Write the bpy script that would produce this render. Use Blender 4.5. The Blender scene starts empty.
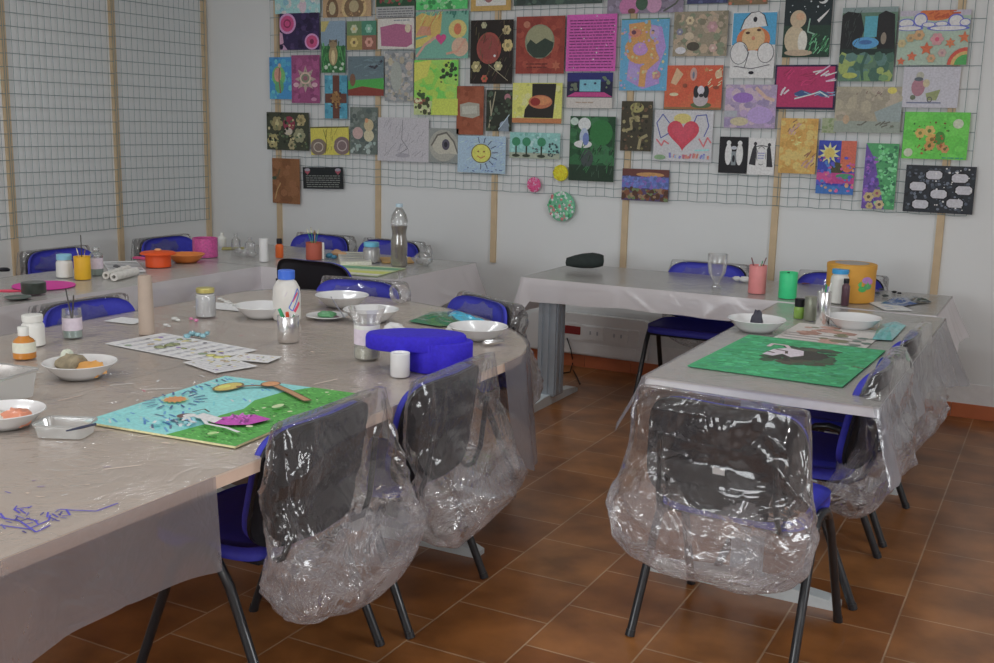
import bpy, math, random
import numpy as np
from mathutils import Matrix, Vector

# ------------------------------------------------------------------ camera, world, lights, exposure
FPX, CX, CY, CAMH = 1080.0, 497.0, 331.5, 1.6
def cam_axes(y, p, r):
    cy, sy, cp, sp = math.cos(y), math.sin(y), math.cos(p), math.sin(p)
    f = Vector((sy*cp, cy*cp, -sp)); rt = Vector((cy, -sy, 0)); up = rt.cross(f)
    cr, sr = math.cos(r), math.sin(r)
    return rt*cr + up*sr, -rt*sr + up*cr, f
RT, UP, FW = cam_axes(math.radians(-27.7), math.radians(10.8), math.radians(1.28))
CAM = Vector((0, 0, CAMH))
col = bpy.context.scene.collection
scene = bpy.context.scene
cd = bpy.data.cameras.new('camera'); cam = bpy.data.objects.new('camera', cd); col.objects.link(cam)
cd.sensor_width = 36; cd.lens = FPX/994*36; cd.clip_start = .05; cd.clip_end = 60
cam.matrix_world = Matrix(((RT.x, UP.x, -FW.x, CAM.x), (RT.y, UP.y, -FW.y, CAM.y), (RT.z, UP.z, -FW.z, CAM.z), (0, 0, 0, 1)))
scene.camera = cam
vs = scene.view_settings
vs.view_transform = 'Standard'; vs.look = 'None'; vs.gamma = 1; vs.use_curve_mapping = False
vs.exposure = 0.3
scene.cycles.transparent_max_bounces = 32
scene.cycles.max_bounces = 8
w = bpy.data.worlds.new('world'); scene.world = w; w.use_nodes = True
w.node_tree.nodes['Background'].inputs[0].default_value = (.75, .85, 1, 1)
w.node_tree.nodes['Background'].inputs[1].default_value = .3
def area(name, loc, rot, sx, sy, power, c=(1, 1, 1)):
    l = bpy.data.lights.new(name, 'AREA'); l.shape = 'RECTANGLE'; l.size = sx; l.size_y = sy; l.energy = power; l.color = c
    o = bpy.data.objects.new(name, l); col.objects.link(o); o.location = loc; o.rotation_euler = rot
    return o
for x, y, p in ((-3.9, 1.6, 7), (-1.4, 1.6, 8), (-3.9, 4.3, 8), (-1.4, 4.3, 7)):
    area('ceiling_tube_light', (x, y, 2.86), (0, 0, 0), 1.25, .07, p*1.0, (.93, .98, 1))
area('rear_window_light', (-2.6, -2.3, 1.75), (math.radians(90), 0, math.radians(0)), 2.6, 1.2, 56, (.93, .97, 1))
area('side_fill_light', (2.5, 2.2, 1.7), (math.radians(90), 0, math.radians(90)), 1.5, 1.1, 34, (.93, .97, 1))  # added fill at the unseen right wall, brightens surfaces facing that way
pl = bpy.data.lights.new('camera_flash', 'POINT'); pl.energy = 14; pl.shadow_soft_size = .03; pl.color = (1, .97, .95)
po = bpy.data.objects.new('camera_flash', pl); col.objects.link(po); po.location = CAM + UP*.07 + RT*.03

# ------------------------------------------------------------------ projection helpers (measure the room from the photograph)
def ray(x, y): return RT*((x-CX)/FPX) + UP*(-(y-CY)/FPX) + FW
def at(x, y, z=.745):
    d = ray(x, y); return CAM + d*((z-CAM.z)/d.z)
def aty(x, y, Y):
    d = ray(x, y); return CAM + d*((Y-CAM.y)/d.y)
def atx(x, y, X):
    d = ray(x, y); return CAM + d*((X-CAM.x)/d.x)
def mpp(p): return (Vector(p)-CAM).dot(FW)/FPX

# ------------------------------------------------------------------ materials
def s2l(c): return c/12.92 if c <= .04045 else ((c+.055)/1.055)**2.4
KA = .34
def hexc(h, k=None):
    k = KA if k is None else k
    r = [s2l(int(h[i:i+2], 16)/255) for i in (0, 2, 4)]
    return tuple(min(.88, v/k) for v in r) + (1,)
MATS = {}
def nt(name):
    m = bpy.data.materials.new(name); m.use_nodes = True; t = m.node_tree
    return m, t, t.nodes, t.links, t.nodes['Principled BSDF']
def mat(name, h, rough=.5, metal=0, var=.08, scale=30, bump=0, coat=0, spec=.5, k=None):
    if name in MATS: return MATS[name]
    m, t, N, L, b = nt(name)
    c = hexc(h, k)
    tc = N.new('ShaderNodeTexCoord'); n = N.new('ShaderNodeTexNoise'); n.inputs['Scale'].default_value = scale; n.inputs['Detail'].default_value = 4
    L.new(tc.outputs['Object'], n.inputs['Vector'])
    mx = N.new('ShaderNodeMix'); mx.data_type = 'RGBA'
    mx.inputs['A'].default_value = tuple(v*(1-var) for v in c[:3])+(1,); mx.inputs['B'].default_value = tuple(min(1, v*(1+var)) for v in c[:3])+(1,)
    L.new(n.outputs['Fac'], mx.inputs['Factor']); L.new(mx.outputs['Result'], b.inputs['Base Color'])
    b.inputs['Roughness'].default_value = rough; b.inputs['Metallic'].default_value = metal
    b.inputs['Coat Weight'].default_value = coat; b.inputs['Coat Roughness'].default_value = .08
    b.inputs['Specular IOR Level'].default_value = spec
    if bump:
        bp = N.new('ShaderNodeBump'); bp.inputs['Strength'].default_value = bump; bp.inputs['Distance'].default_value = .004
        L.new(n.outputs['Fac'], bp.inputs['Height']); L.new(bp.outputs['Normal'], b.inputs['Normal'])
    MATS[name] = m; return m
def paint_mat(name='paint', rough=.6, coat=0):
    if name in MATS: return MATS[name]
    m, t, N, L, b = nt(name)
    a = N.new('ShaderNodeAttribute'); a.attribute_name = 'Col'
    tc = N.new('ShaderNodeTexCoord'); n = N.new('ShaderNodeTexNoise'); n.inputs['Scale'].default_value = 90; n.inputs['Detail'].default_value = 5
    L.new(tc.outputs['Object'], n.inputs['Vector'])
    mr = N.new('ShaderNodeMapRange'); mr.inputs['From Min'].default_value = .3; mr.inputs['From Max'].default_value = .7
    mr.inputs['To Min'].default_value = .86; mr.inputs['To Max'].default_value = 1.1
    L.new(n.outputs['Fac'], mr.inputs['Value'])
    mx = N.new('ShaderNodeVectorMath'); mx.operation = 'SCALE'
    L.new(a.outputs['Color'], mx.inputs[0]); L.new(mr.outputs['Result'], mx.inputs['Scale'])
    L.new(mx.outputs['Vector'], b.inputs['Base Color']); b.inputs['Roughness'].default_value = rough
    b.inputs['Coat Weight'].default_value = coat
    MATS[name] = m; return m
def film_mat(name, haze, hazecol, rough=.1, bump=.5, scale=14, gloss=.12, tint=(.96, .96, .96), edge=.4, gtop=.75, trans=.35):
    """thin clear polythene: see-through, glossy at creases, slightly milky"""
    if name in MATS: return MATS[name]
    m = bpy.data.materials.new(name); m.use_nodes = True; t = m.node_tree; N = t.nodes; L = t.links
    for n in list(N): N.remove(n)
    out = N.new('ShaderNodeOutputMaterial')
    tr = N.new('ShaderNodeBsdfTransparent'); tr.inputs[0].default_value = tint+(1,)
    gl = N.new('ShaderNodeBsdfGlossy'); gl.inputs['Roughness'].default_value = rough; gl.inputs['Color'].default_value = (1, 1, 1, 1)
    df = N.new('ShaderNodeBsdfDiffuse'); df.inputs[0].default_value = hazecol+(1,)
    tl = N.new('ShaderNodeBsdfTranslucent'); tl.inputs[0].default_value = hazecol+(1,)
    mh = N.new('ShaderNodeMixShader'); mh.inputs[0].default_value = trans; L.new(df.outputs[0], mh.inputs[1]); L.new(tl.outputs[0], mh.inputs[2])
    tc = N.new('ShaderNodeTexCoord')
    no = N.new('ShaderNodeTexNoise'); no.inputs['Scale'].default_value = scale; no.inputs['Detail'].default_value = 3; no.inputs['Distortion'].default_value = 1.2
    vo = N.new('ShaderNodeTexVoronoi'); vo.feature = 'DISTANCE_TO_EDGE'; vo.inputs['Scale'].default_value = scale*.9
    L.new(tc.outputs['Object'], no.inputs['Vector']); L.new(no.outputs['Color'], vo.inputs['Vector'])
    ad = N.new('ShaderNodeMath'); ad.operation = 'ADD'; L.new(no.outputs['Fac'], ad.inputs[0])
    mu = N.new('ShaderNodeMath'); mu.operation = 'MULTIPLY'; mu.inputs[1].default_value = .8; L.new(vo.outputs['Distance'], mu.inputs[0]); L.new(mu.outputs[0], ad.inputs[1])
    bp = N.new('ShaderNodeBump'); bp.inputs['Strength'].default_value = bump; bp.inputs['Distance'].default_value = .02; L.new(ad.outputs[0], bp.inputs['Height'])
    L.new(bp.outputs[0], gl.inputs['Normal'])
    lw = N.new('ShaderNodeLayerWeight'); lw.inputs['Blend'].default_value = .35; L.new(bp.outputs[0], lw.inputs['Normal'])
    # haze share rises at grazing angles, where the ray crosses more film
    mr = N.new('ShaderNodeMapRange'); mr.inputs['To Min'].default_value = haze; mr.inputs['To Max'].default_value = min(1, haze+edge); L.new(lw.outputs['Facing'], mr.inputs['Value'])
    m1 = N.new('ShaderNodeMixShader'); L.new(mr.outputs[0], m1.inputs[0]); L.new(tr.outputs[0], m1.inputs[1]); L.new(mh.outputs[0], m1.inputs[2])
    mg = N.new('ShaderNodeMapRange'); mg.inputs['To Min'].default_value = gloss; mg.inputs['To Max'].default_value = gtop; L.new(lw.outputs['Fresnel'], mg.inputs['Value'])
    m2 = N.new('ShaderNodeMixShader'); L.new(mg.outputs[0], m2.inputs[0]); L.new(m1.outputs[0], m2.inputs[1]); L.new(gl.outputs[0], m2.inputs[2])
    L.new(m2.outputs[0], out.inputs[0])
    MATS[name] = m; return m

M_BLUE = mat('blue_fabric', '222474', .55, var=.15, scale=60, bump=.2)
M_BLACK = mat('black_plastic', '121216', .42, var=.1, spec=.3)
M_TUBE = mat('black_tube', '15171a', .3, coat=.3)
M_BAG = film_mat('bag_film', .03, (.8, .78, .8), rough=.08, bump=.5, scale=4, gloss=.035, edge=.3, gtop=.7)
M_BAG2 = film_mat('gathered_bag_film', .16, (.82, .79, .84), rough=.09, bump=.6, scale=5, gloss=.05, edge=.35, gtop=.75)
M_FILM = film_mat('table_film', .42, (.42, .42, .47), rough=.16, bump=.3, scale=5, gloss=.05)
M_FILMO = film_mat('creased_grey_film', .84, (.88, .84, .86), rough=.25, bump=.15, scale=4, gloss=.04, edge=.15, gtop=.4, trans=.15)
M_FILMT = film_mat('table_top_film', .12, (.6, .58, .57), rough=.2, bump=.3, scale=6, gloss=.07)
M_CLEAR = film_mat('clear_plastic', .1, (.75, .78, .78), rough=.06, bump=.05, gloss=.1)
M_MILKY = film_mat('milky_plastic', .5, (.7, .7, .68), rough=.15, bump=.05, gloss=.08)
M_WHITE = mat('white_ceramic', 'aaa8b3', .2, var=.02, coat=.5)
M_WPLA = mat('white_plastic', '969591', .4, var=.04)
M_STEEL = mat('brushed_steel', 'b0b0b0', .22, metal=1, var=.05)
M_GREY = mat('grey_metal', '6c7278', .4, metal=.3)
M_PAINT = paint_mat()
M_WOOD = mat('batten_wood', '857660', .7, var=.18, scale=12)

# ------------------------------------------------------------------ mesh builder
class MB:
    def __init__(s): s.v = []; s.f = []; s.c = []; s.m = []; s.cc = (1, 1, 1, 1); s.mi = 0
    def add(s, vs, fs, T=None):
        o = len(s.v)
        s.v += [tuple(T @ Vector(v)) if T is not None else tuple(v) for v in vs]
        for f in fs: s.f.append(tuple(i+o for i in f)); s.c.append(s.cc); s.m.append(s.mi)
    def box(s, x0, y0, z0, x1, y1, z1, T=None):
        v = [(x, y, z) for z in (z0, z1) for y in (y0, y1) for x in (x0, x1)]
        s.add(v, [(0, 2, 3, 1), (4, 5, 7, 6), (0, 1, 5, 4), (2, 6, 7, 3), (0, 4, 6, 2), (1, 3, 7, 5)], T); return s
    def lathe(s, prof, n=28, T=None, sx=1, sy=1, cap=True):
        v = []; f = []
        for r, z in prof:
            for k in range(n):
                a = 2*math.pi*k/n; v.append((r*math.cos(a)*sx, r*math.sin(a)*sy, z))
        for i in range(len(prof)-1):
            for k in range(n):
                k2 = (k+1) % n; f.append((i*n+k, i*n+k2, (i+1)*n+k2, (i+1)*n+k))
        if cap:
            f.append(tuple(range(n-1, -1, -1))); f.append(tuple((len(prof)-1)*n+k for k in range(n)))
        s.add(v, f, T); return s
    def tube(s, pts, r, n=10, flat=1.0, cap=True):
        pts = [Vector(p) for p in pts]; v = []; f = []
        up0 = None
        for i, p in enumerate(pts):
            d = (pts[min(i+1, len(pts)-1)] - pts[max(i-1, 0)]).normalized()
            ref = Vector((1, 0, 0)) if abs(d.x) < .9 else Vector((0, 1, 0))
            a = (ref - d*ref.dot(d)).normalized(); b = d.cross(a)
            rr = r[i] if isinstance(r, (list, tuple)) else r
            for k in range(n):
                t = 2*math.pi*k/n; v.append(p + a*math.cos(t)*rr*flat + b*math.sin(t)*rr)
        for i in range(len(pts)-1):
            for k in range(n):
                k2 = (k+1) % n; f.append((i*n+k, i*n+k2, (i+1)*n+k2, (i+1)*n+k))
        if cap: f.append(tuple(range(n-1, -1, -1))); f.append(tuple((len(pts)-1)*n+k for k in range(n)))
        s.add(v, f); return s
    def prism(s, pts, z0, z1, T=None):
        n = len(pts)
        v = [(x, y, z0) for x, y in pts] + [(x, y, z1) for x, y in pts]
        f = [tuple(range(n-1, -1, -1)), tuple(range(n, 2*n))] + [(i, (i+1) % n, n+(i+1) % n, n+i) for i in range(n)]
        s.add(v, f, T); return s
    def ball(s, c, rx, ry, rz, n=14, m=8, jit=0, seed=0):
        rnd = random.Random(seed); prof = []; v = []; f = []
        for i in range(m+1):
            a = -math.pi/2 + math.pi*i/m
            for k in range(n):
                t = 2*math.pi*k/n; j = 1+jit*(rnd.random()-.5) if 0 < i < m else 1
                v.append((c[0]+rx*math.cos(a)*math.cos(t)*j, c[1]+ry*math.cos(a)*math.sin(t)*j, c[2]+rz*math.sin(a)*j))
        for i in range(m):
            for k in range(n):
                k2 = (k+1) % n; f.append((i*n+k, i*n+k2, (i+1)*n+k2, (i+1)*n+k))
        s.add(v, f); return s
    def build(s, name, m, parent=None, smooth=False, loc=None, rz=0):
        me = bpy.data.meshes.new(name); me.from_pydata(s.v, [], s.f)
        ms = m if isinstance(m, (list, tuple)) else [m]
        for q in ms: me.materials.append(q)
        if len(ms) > 1: me.polygons.foreach_set('material_index', s.m)
        if any(c != (1, 1, 1, 1) for c in s.c):
            at_ = me.color_attributes.new('Col', 'FLOAT_COLOR', 'CORNER'); buf = []
            for p in me.polygons: buf += list(s.c[p.index])*p.loop_total
            at_.data.foreach_set('color', buf)
        if smooth:
            me.polygons.foreach_set('use_smooth', [True]*len(me.polygons))
            if smooth != 'all': me.set_sharp_from_angle(angle=math.radians(42))
        me.update()
        o = bpy.data.objects.new(name, me); col.objects.link(o)
        if parent: o.parent = parent
        if loc is not None: o.location = loc
        if rz: o.rotation_euler.z = rz
        return o
def tag(o, label, cat, group=None):
    o['label'] = label; o['category'] = cat
    if group: o['group'] = group
    return o
def empty(name, loc, rz, label, cat, group=None):
    o = bpy.data.objects.new(name, None); col.objects.link(o); o.empty_display_size = .1
    o.location = loc; o.rotation_euler.z = rz
    return tag(o, label, cat, group)
def struct(o): o['kind'] = 'structure'; return o
def copy_tree(o, parent=None):
    c = o.copy(); col.objects.link(c)
    if parent: c.parent = parent
    for ch in list(o.children): copy_tree(ch, c)
    return c
R = math.radians
YW, XW = 6.632, -6.1      # back wall plane, left wall plane
XR, YN, HC = 2.6, -2.6, 2.95

# ------------------------------------------------------------------ the room
def wall_mat(name, h):
    m, t, N, L, b = nt(name)
    tc = N.new('ShaderNodeTexCoord'); n = N.new('ShaderNodeTexNoise'); n.inputs['Scale'].default_value = 1.3; n.inputs['Detail'].default_value = 6
    n2 = N.new('ShaderNodeTexNoise'); n2.inputs['Scale'].default_value = 160
    L.new(tc.outputs['Object'], n.inputs['Vector']); L.new(tc.outputs['Object'], n2.inputs['Vector'])
    c = hexc(h); mx = N.new('ShaderNodeMix'); mx.data_type = 'RGBA'
    mx.inputs['A'].default_value = tuple(v*.94 for v in c[:3])+(1,); mx.inputs['B'].default_value = tuple(min(1, v*1.04) for v in c[:3])+(1,)
    L.new(n.outputs['Fac'], mx.inputs['Factor']); L.new(mx.outputs['Result'], b.inputs['Base Color']); b.inputs['Roughness'].default_value = .8
    bp = N.new('ShaderNodeBump'); bp.inputs['Strength'].default_value = .15; bp.inputs['Distance'].default_value = .002
    L.new(n2.outputs['Fac'], bp.inputs['Height']); L.new(bp.outputs['Normal'], b.inputs['Normal'])
    return m
def floor_mat():
    m, t, N, L, b = nt('terracotta_tiles')
    tc = N.new('ShaderNodeTexCoord'); sp = N.new('ShaderNodeSeparateXYZ'); cb = N.new('ShaderNodeCombineXYZ')
    L.new(tc.outputs['Object'], sp.inputs[0])
    T = .3345
    ax = N.new('ShaderNodeMath'); ax.operation = 'ADD'; ax.inputs[1].default_value = 1.702 + T*20
    ay = N.new('ShaderNodeMath'); ay.operation = 'ADD'; ay.inputs[1].default_value = -2.84 + T*20
    L.new(sp.outputs['X'], ax.inputs[0]); L.new(sp.outputs['Y'], ay.inputs[0]); L.new(ay.outputs[0], cb.inputs[0]); L.new(ax.outputs[0], cb.inputs[1])
    br = N.new('ShaderNodeTexBrick'); br.offset = .5; br.inputs['Scale'].default_value = 1
    br.inputs['Brick Width'].default_value = T; br.inputs['Row Height'].default_value = T; br.inputs['Mortar Size'].default_value = .0035; br.inputs['Mortar Smooth'].default_value = .3
    br.inputs['Color1'].default_value = hexc('684628'); br.inputs['Color2'].default_value = hexc('573519'); br.inputs['Mortar'].default_value = hexc('74604e')
    L.new(cb.outputs[0], br.inputs['Vector'])
    n = N.new('ShaderNodeTexNoise'); n.inputs['Scale'].default_value = 5; n.inputs['Detail'].default_value = 5; L.new(tc.outputs['Object'], n.inputs['Vector'])
    cr = N.new('ShaderNodeValToRGB'); cr.color_ramp.elements[0].position = .3; cr.color_ramp.elements[0].color = (.55, .5, .45, 1)
    cr.color_ramp.elements[1].position = .7; cr.color_ramp.elements[1].color = (1.15, 1.1, 1.0, 1)
    L.new(n.outputs['Fac'], cr.inputs[0])
    mx = N.new('ShaderNodeMix'); mx.data_type = 'RGBA'; mx.blend_type = 'MULTIPLY'; mx.inputs['Factor'].default_value = 1
    L.new(br.outputs['Color'], mx.inputs['A']); L.new(cr.outputs[0], mx.inputs['B']); L.new(mx.outputs['Result'], b.inputs['Base Color'])
    b.inputs['Roughness'].default_value = .28
    bp = N.new('ShaderNodeBump'); bp.invert = True; bp.inputs['Strength'].default_value = .4; bp.inputs['Distance'].default_value = .002
    L.new(br.outputs['Fac'], bp.inputs['Height']); L.new(bp.outputs['Normal'], b.inputs['Normal'])
    return m
MW = wall_mat('wall_paint', '93ada3')
struct(MB().box(XW-.1, YN-.1, -.1, XR+.1, YW+.1, 0).build('floor', floor_mat()))
struct(MB().box(XW-.1, YN-.1, HC, XR+.1, YW+.1, HC+.1).build('ceiling', wall_mat('ceiling_paint', 'a2a29e')))
struct(MB().box(XW-.1, YW, 0, XR+.1, YW+.1, HC).build('wall_back', MW))
struct(MB().box(XW-.1, YN, 0, XW, YW, HC).build('wall_left', MW))
struct(MB().box(XR, YN, 0, XR+.1, YW, HC).build('wall_right', MW))
struct(MB().box(XW-.1, YN-.1, 0, XR+.1, YN, HC).build('wall_front', MW))
M_BASE = mat('baseboard_tile', '7c452c', .35, var=.2, scale=6, coat=.3)
def baseboard(name, a0, a1, side):
    b = MB(); x = a0
    while x < a1-.01:
        e = min(x+.33, a1)
        if side == 'y': b.box(x+.0015, YW-.012, 0, e-.0015, YW, .082)
        else: b.box(XW, x+.0015, 0, XW+.012, e-.0015, .082)
        x += .33
    return struct(b.build(name, M_BASE))
baseboard('baseboard_back', XW, XR, 'y'); baseboard('baseboard_left', YN, YW, 'x')
struct(MB().box(XW, YW-.006, .082, XR, YW, .2).build('trim_1', mat('skirting_paint', 'a3a7a4', .6)))

# battens
bx = [aty(x, y, YW).x for x, y in ((279.5, 150), (379, 200), (494.5, 220), (625.5, 220), (775, 220), (938, 250))]
names = ['behind the hanging brown leather board', 'above the far table with the brown bottle', 'between the far table and the desk', 'behind the dark soft cap', 'beside the coral pencil cup', 'rightmost, under the glittery black picture']
for i, x in enumerate(bx):
    b = MB().box(-.02, -.02, .66, .02, 0, 2.6)
    b.tube([(0, -.021, 1.0), (0, -.0235, 1.0)], .004)
    tag(b.build('wall_batten', M_WOOD, loc=(x, YW, 0)), 'pale wooden batten on the back wall, ' + names[i], 'batten', 'battens of the back wall')
ly = [4.77, 5.67, 6.59]
nl = ['leftmost, cut by the picture edge', 'middle one between two grid panels', 'in the room corner']
for i, y in enumerate(ly):
    tag(MB().box(0, -.022, .30, .02, .022, 2.75).build('wall_batten', M_WOOD, loc=(XW, y, 0)), 'pale wooden batten on the left wall, ' + nl[i], 'batten', 'battens of the left wall')
# wire grids
M_WIRE = mat('wire', '4d5a5c', .5, metal=0)
def wires(vert, rows, to3, r=.0016, jit=.0, seed=1):
    rnd = random.Random(seed); b = MB(); v0, v1 = vert[0], vert[-1]; z0, z1 = rows[0], rows[-1]
    for a in vert: b.tube([to3(a, z0, 0), to3(a, z1, 0)], r, 4)
    for z in rows:
        n = len(vert); pts = []
        for k, a in enumerate(vert):
            dz = jit*math.sin(k*2.1+z*9)*.5 if (z-z0) < .3 else jit*.2*math.sin(k*1.7)
            pts.append(to3(a, z+dz, 1))
        b.tube(pts, r*1.15, 4)
    return b
rows = [0, .055, .11, .175, .245, .36, .46, .565, .695] + [.695+.125*k for k in range(1, 8)]
rows = [1.158+z for z in rows]
vert = [bx[0]-.05 + .0625*k for k in range(80)]
tag(wires(vert, rows, lambda a, z, l: (a, YW-.024-.003*l, z), jit=.006).build('wire_grid', M_WIRE), 'long grey wire grid on the back wall holding the artworks', 'wire grid')
def lw(y0, y1, zb, lab, seed):
    n = int(round((y1-y0)/.053)); vert = [y0+(y1-y0)*k/n for k in range(n+1)]; rows = [zb+.084*k for k in range(22)]
    tag(wires(vert, rows, lambda a, z, l: (XW+.024+.003*l, a, z), r=.0019, jit=.003, seed=seed).build('wire_grid', M_WIRE), lab, 'wire grid')
lw(3.9, 4.76, .805, 'bare wire grid on the left wall, leftmost sliver beside the picture edge', 2)
lw(4.775, 5.66, .808, 'bare wire grid on the left wall between the first two battens', 2)
lw(5.675, 6.58, .815, 'bare wire grid on the left wall next to the room corner', 3)

# ------------------------------------------------------------------ painting kit: flat artwork drawn as shapes of coloured paint on a sheet
def circ(n, cu, cv, ru, rv, a0=0): return [(cu+ru*math.cos(2*math.pi*k/n+a0), cv+rv*math.sin(2*math.pi*k/n+a0)) for k in range(n)]
def hexa(h):
    r, g, b_, a = hexc(h, .36); m = .3*r+.55*g+.15*b_
    return (r*.82+m*.18, g*.82+m*.18, b_*.82+m*.18, 1)
def art(w, h, bg, cmds, thick=.0012, seed=0, edge=None, step=.0003):
    rnd = random.Random(seed); b = MB(); un = min(w, h)
    b.cc = hexa(edge or bg); b.box(0, 0, 0, w, h, thick)
    b.cc = hexa(bg); lay = [thick]
    b.add([(0, 0, thick+.0001), (w, 0, thick+.0001), (w, h, thick+.0001), (0, h, thick+.0001)], [(0, 1, 2, 3)])
    def poly(pts, c, z):
        b.cc = hexa(c); q = [(min(max(u, 0), 1)*w, h-min(max(v, 0), 1)*h, z) for u, v in pts]
        ar = sum(q[i][0]*q[(i+1) % len(q)][1]-q[(i+1) % len(q)][0]*q[i][1] for i in range(len(q)))
        if ar < 0: q = q[::-1]
        b.add(q, [tuple(range(len(q)))])
    def stroke(pts, wd, c, z):
        ph = [(u*w, v*h) for u, v in pts]; hw = wd*un/2
        for i in range(len(ph)-1):
            (x0, y0), (x1, y1) = ph[i], ph[i+1]; d = math.hypot(x1-x0, y1-y0) or 1; nx, ny = -(y1-y0)/d*hw, (x1-x0)/d*hw
            ex, ey = (x1-x0)/d*hw*.5, (y1-y0)/d*hw*.5
            poly([((x0+nx-ex)/w, (y0+ny-ey)/h), ((x1+nx+ex)/w, (y1+ny+ey)/h), ((x1-nx+ex)/w, (y1-ny+ey)/h), ((x0-nx-ex)/w, (y0-ny-ey)/h)], c, z+i*1e-6)
    z = thick+.0002
    for c in cmds:
        z += step; k = c[0]
        if k == 'r': poly([(c[1], c[2]), (c[3], c[2]), (c[3], c[4]), (c[1], c[4])], c[5], z)
        elif k == 'e': poly(circ(22, *c[1:5]), c[5], z)
        elif k == 'p': poly(c[1], c[2], z)
        elif k == 'l': stroke(c[1], c[2], c[3], z)
        elif k == 'd':
            u0, v0, u1, v1, n, sz, cs = c[1:8]
            for i in range(n):
                u, v = u0+(u1-u0)*rnd.random(), v0+(v1-v0)*rnd.random(); s = sz*un*(.5+rnd.random())
                poly(circ(6, u, v, s/w, s/h*(.6+.6*rnd.random()), rnd.random()*3), rnd.choice(cs), z+i*1e-6)
        elif k == 's':
            u0, v0, u1, v1, n, ln, wd, cs, ang = c[1:10]
            for i in range(n):
                u, v = u0+(u1-u0)*rnd.random(), v0+(v1-v0)*rnd.random(); a = math.radians(ang+(rnd.random()-.5)*50); L_ = ln*un*(.5+rnd.random())
                stroke([(u, v), (u+L_*math.cos(a)/w, v-L_*math.sin(a)/h)], wd, rnd.choice(cs), z+i*1e-6)
        elif k == 'star':
            cu, cv, ro, ri, n, cc = c[1:7]
            poly([(cu+(ro if i % 2 == 0 else ri)*un/w*math.cos(math.pi*i/n-1.57), cv+(ro if i % 2 == 0 else ri)*un/h*math.sin(math.pi*i/n-1.57)) for i in range(2*n)], cc, z)
        elif k == 'o':
            cu, cv, ru, rv, wd, cc = c[1:7]; stroke([(cu+ru*math.cos(i*math.pi/10), cv+rv*math.sin(i*math.pi/10)) for i in range(21)], wd, cc, z)
        elif k == 'h':
            cu, cv, s_, cc = c[1:5]; pts = []
            for i in range(30):
                t_ = 2*math.pi*i/30; pts.append((cu+s_*un/w*math.sin(t_)**3, cv-s_*un/h*(13*math.cos(t_)-5*math.cos(2*t_)-2*math.cos(3*t_)-math.cos(4*t_))/16))
            poly(pts, cc, z)
        elif k == 'f':   # flower: petals + centre
            cu, cv, s_, pc, cc = c[1:6]
            for i in range(6): poly(circ(9, cu+s_*un/w*.6*math.cos(i*1.047), cv+s_*un/h*.6*math.sin(i*1.047), s_*un/w*.42, s_*un/h*.42), pc, z+i*1e-5)
            poly(circ(9, cu, cv, s_*un/w*.35, s_*un/h*.35), cc, z+1e-4)
        elif k == 't':
            u0, v0, u1, v1, n, cc = c[1:7]
            for i in range(n):
                v = v0+(v1-v0)*(i+.5)/n; u = u0+.02*rnd.random(); wd = (v1-v0)/n*.38*h/un
                while u < u1-.02:
                    l_ = min(.03+.09*rnd.random(), u1-u); stroke([(u, v), (u+l_, v)], wd, cc, z); u += l_+.025
    return b
NP = [0]
def pic(label, x0, y0, x1, y1, bg, cmds, tilt=0, cat='painting', name='painting', lay=0, group='artworks clipped to the wire grid'):
    NP[0] += 1
    Y = YW-.0305-.006*lay-(NP[0] % 3)*.0004
    ln = ((x0+x1)/2-430)*1e-4*(y1-y0)  # plumb edges lean in the photo
    a, b = aty(x0+ln, y0, Y), aty(x1-ln, y1, Y); w_, h_ = b.x-a.x, a.z-b.z
    o = art(w_, h_, bg, cmds, seed=NP[0]).build(name, M_PAINT)
    T = Matrix.Translation(((a.x+b.x)/2, Y, (a.z+b.z)/2)) @ Matrix.Rotation(R(tilt), 4, 'Y') @ Matrix.Rotation(R(90), 4, 'X') @ Matrix.Translation((-w_/2, -h_/2, 0))
    o.matrix_world = T
    return tag(o, label, cat, group)
# ------------------------------------------------------------------ chairs
def pad(hw, hh, n, t0, t1, bend, dome=0, rings=7, seg=44, taper=0):
    """rounded cushion plate in local (x, z) plane, thickness along y from t0 (back) to t1 (front)"""
    v = []; f = []
    for side, t in ((0, t0), (1, t1)):
        for i in range(rings+1):
            q = i/rings
            for k in range(seg):
                a = 2*math.pi*k/seg; ca, sa = math.cos(a), math.sin(a)
                x = hw*q*abs(ca)**(2/n)*(1 if ca >= 0 else -1); z = hh*q*abs(sa)**(2/n)*(1 if sa >= 0 else -1)
                x *= 1-taper*(z/hh)
                e = dome*(1-q**4)*(1 if side else -1)*(1 if side else .3)
                v.append((x, t+e+bend*(x/hw)**2, z))
    S = (rings+1)*seg
    for side in (0, 1):
        for i in range(rings):
            for k in range(seg):
                k2 = (k+1) % seg; q = (side*S+i*seg+k, side*S+i*seg+k2, side*S+(i+1)*seg+k2, side*S+(i+1)*seg+k)
                f.append(q if side else q[::-1])
    for k in range(seg):
        k2 = (k+1) % seg; f.append((rings*seg+k, rings*seg+k2, S+rings*seg+k2, S+rings*seg+k))
    return v, f
TB = Matrix.Translation((0, -.235, .635)) @ Matrix.Rotation(R(8), 4, 'X')
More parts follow.
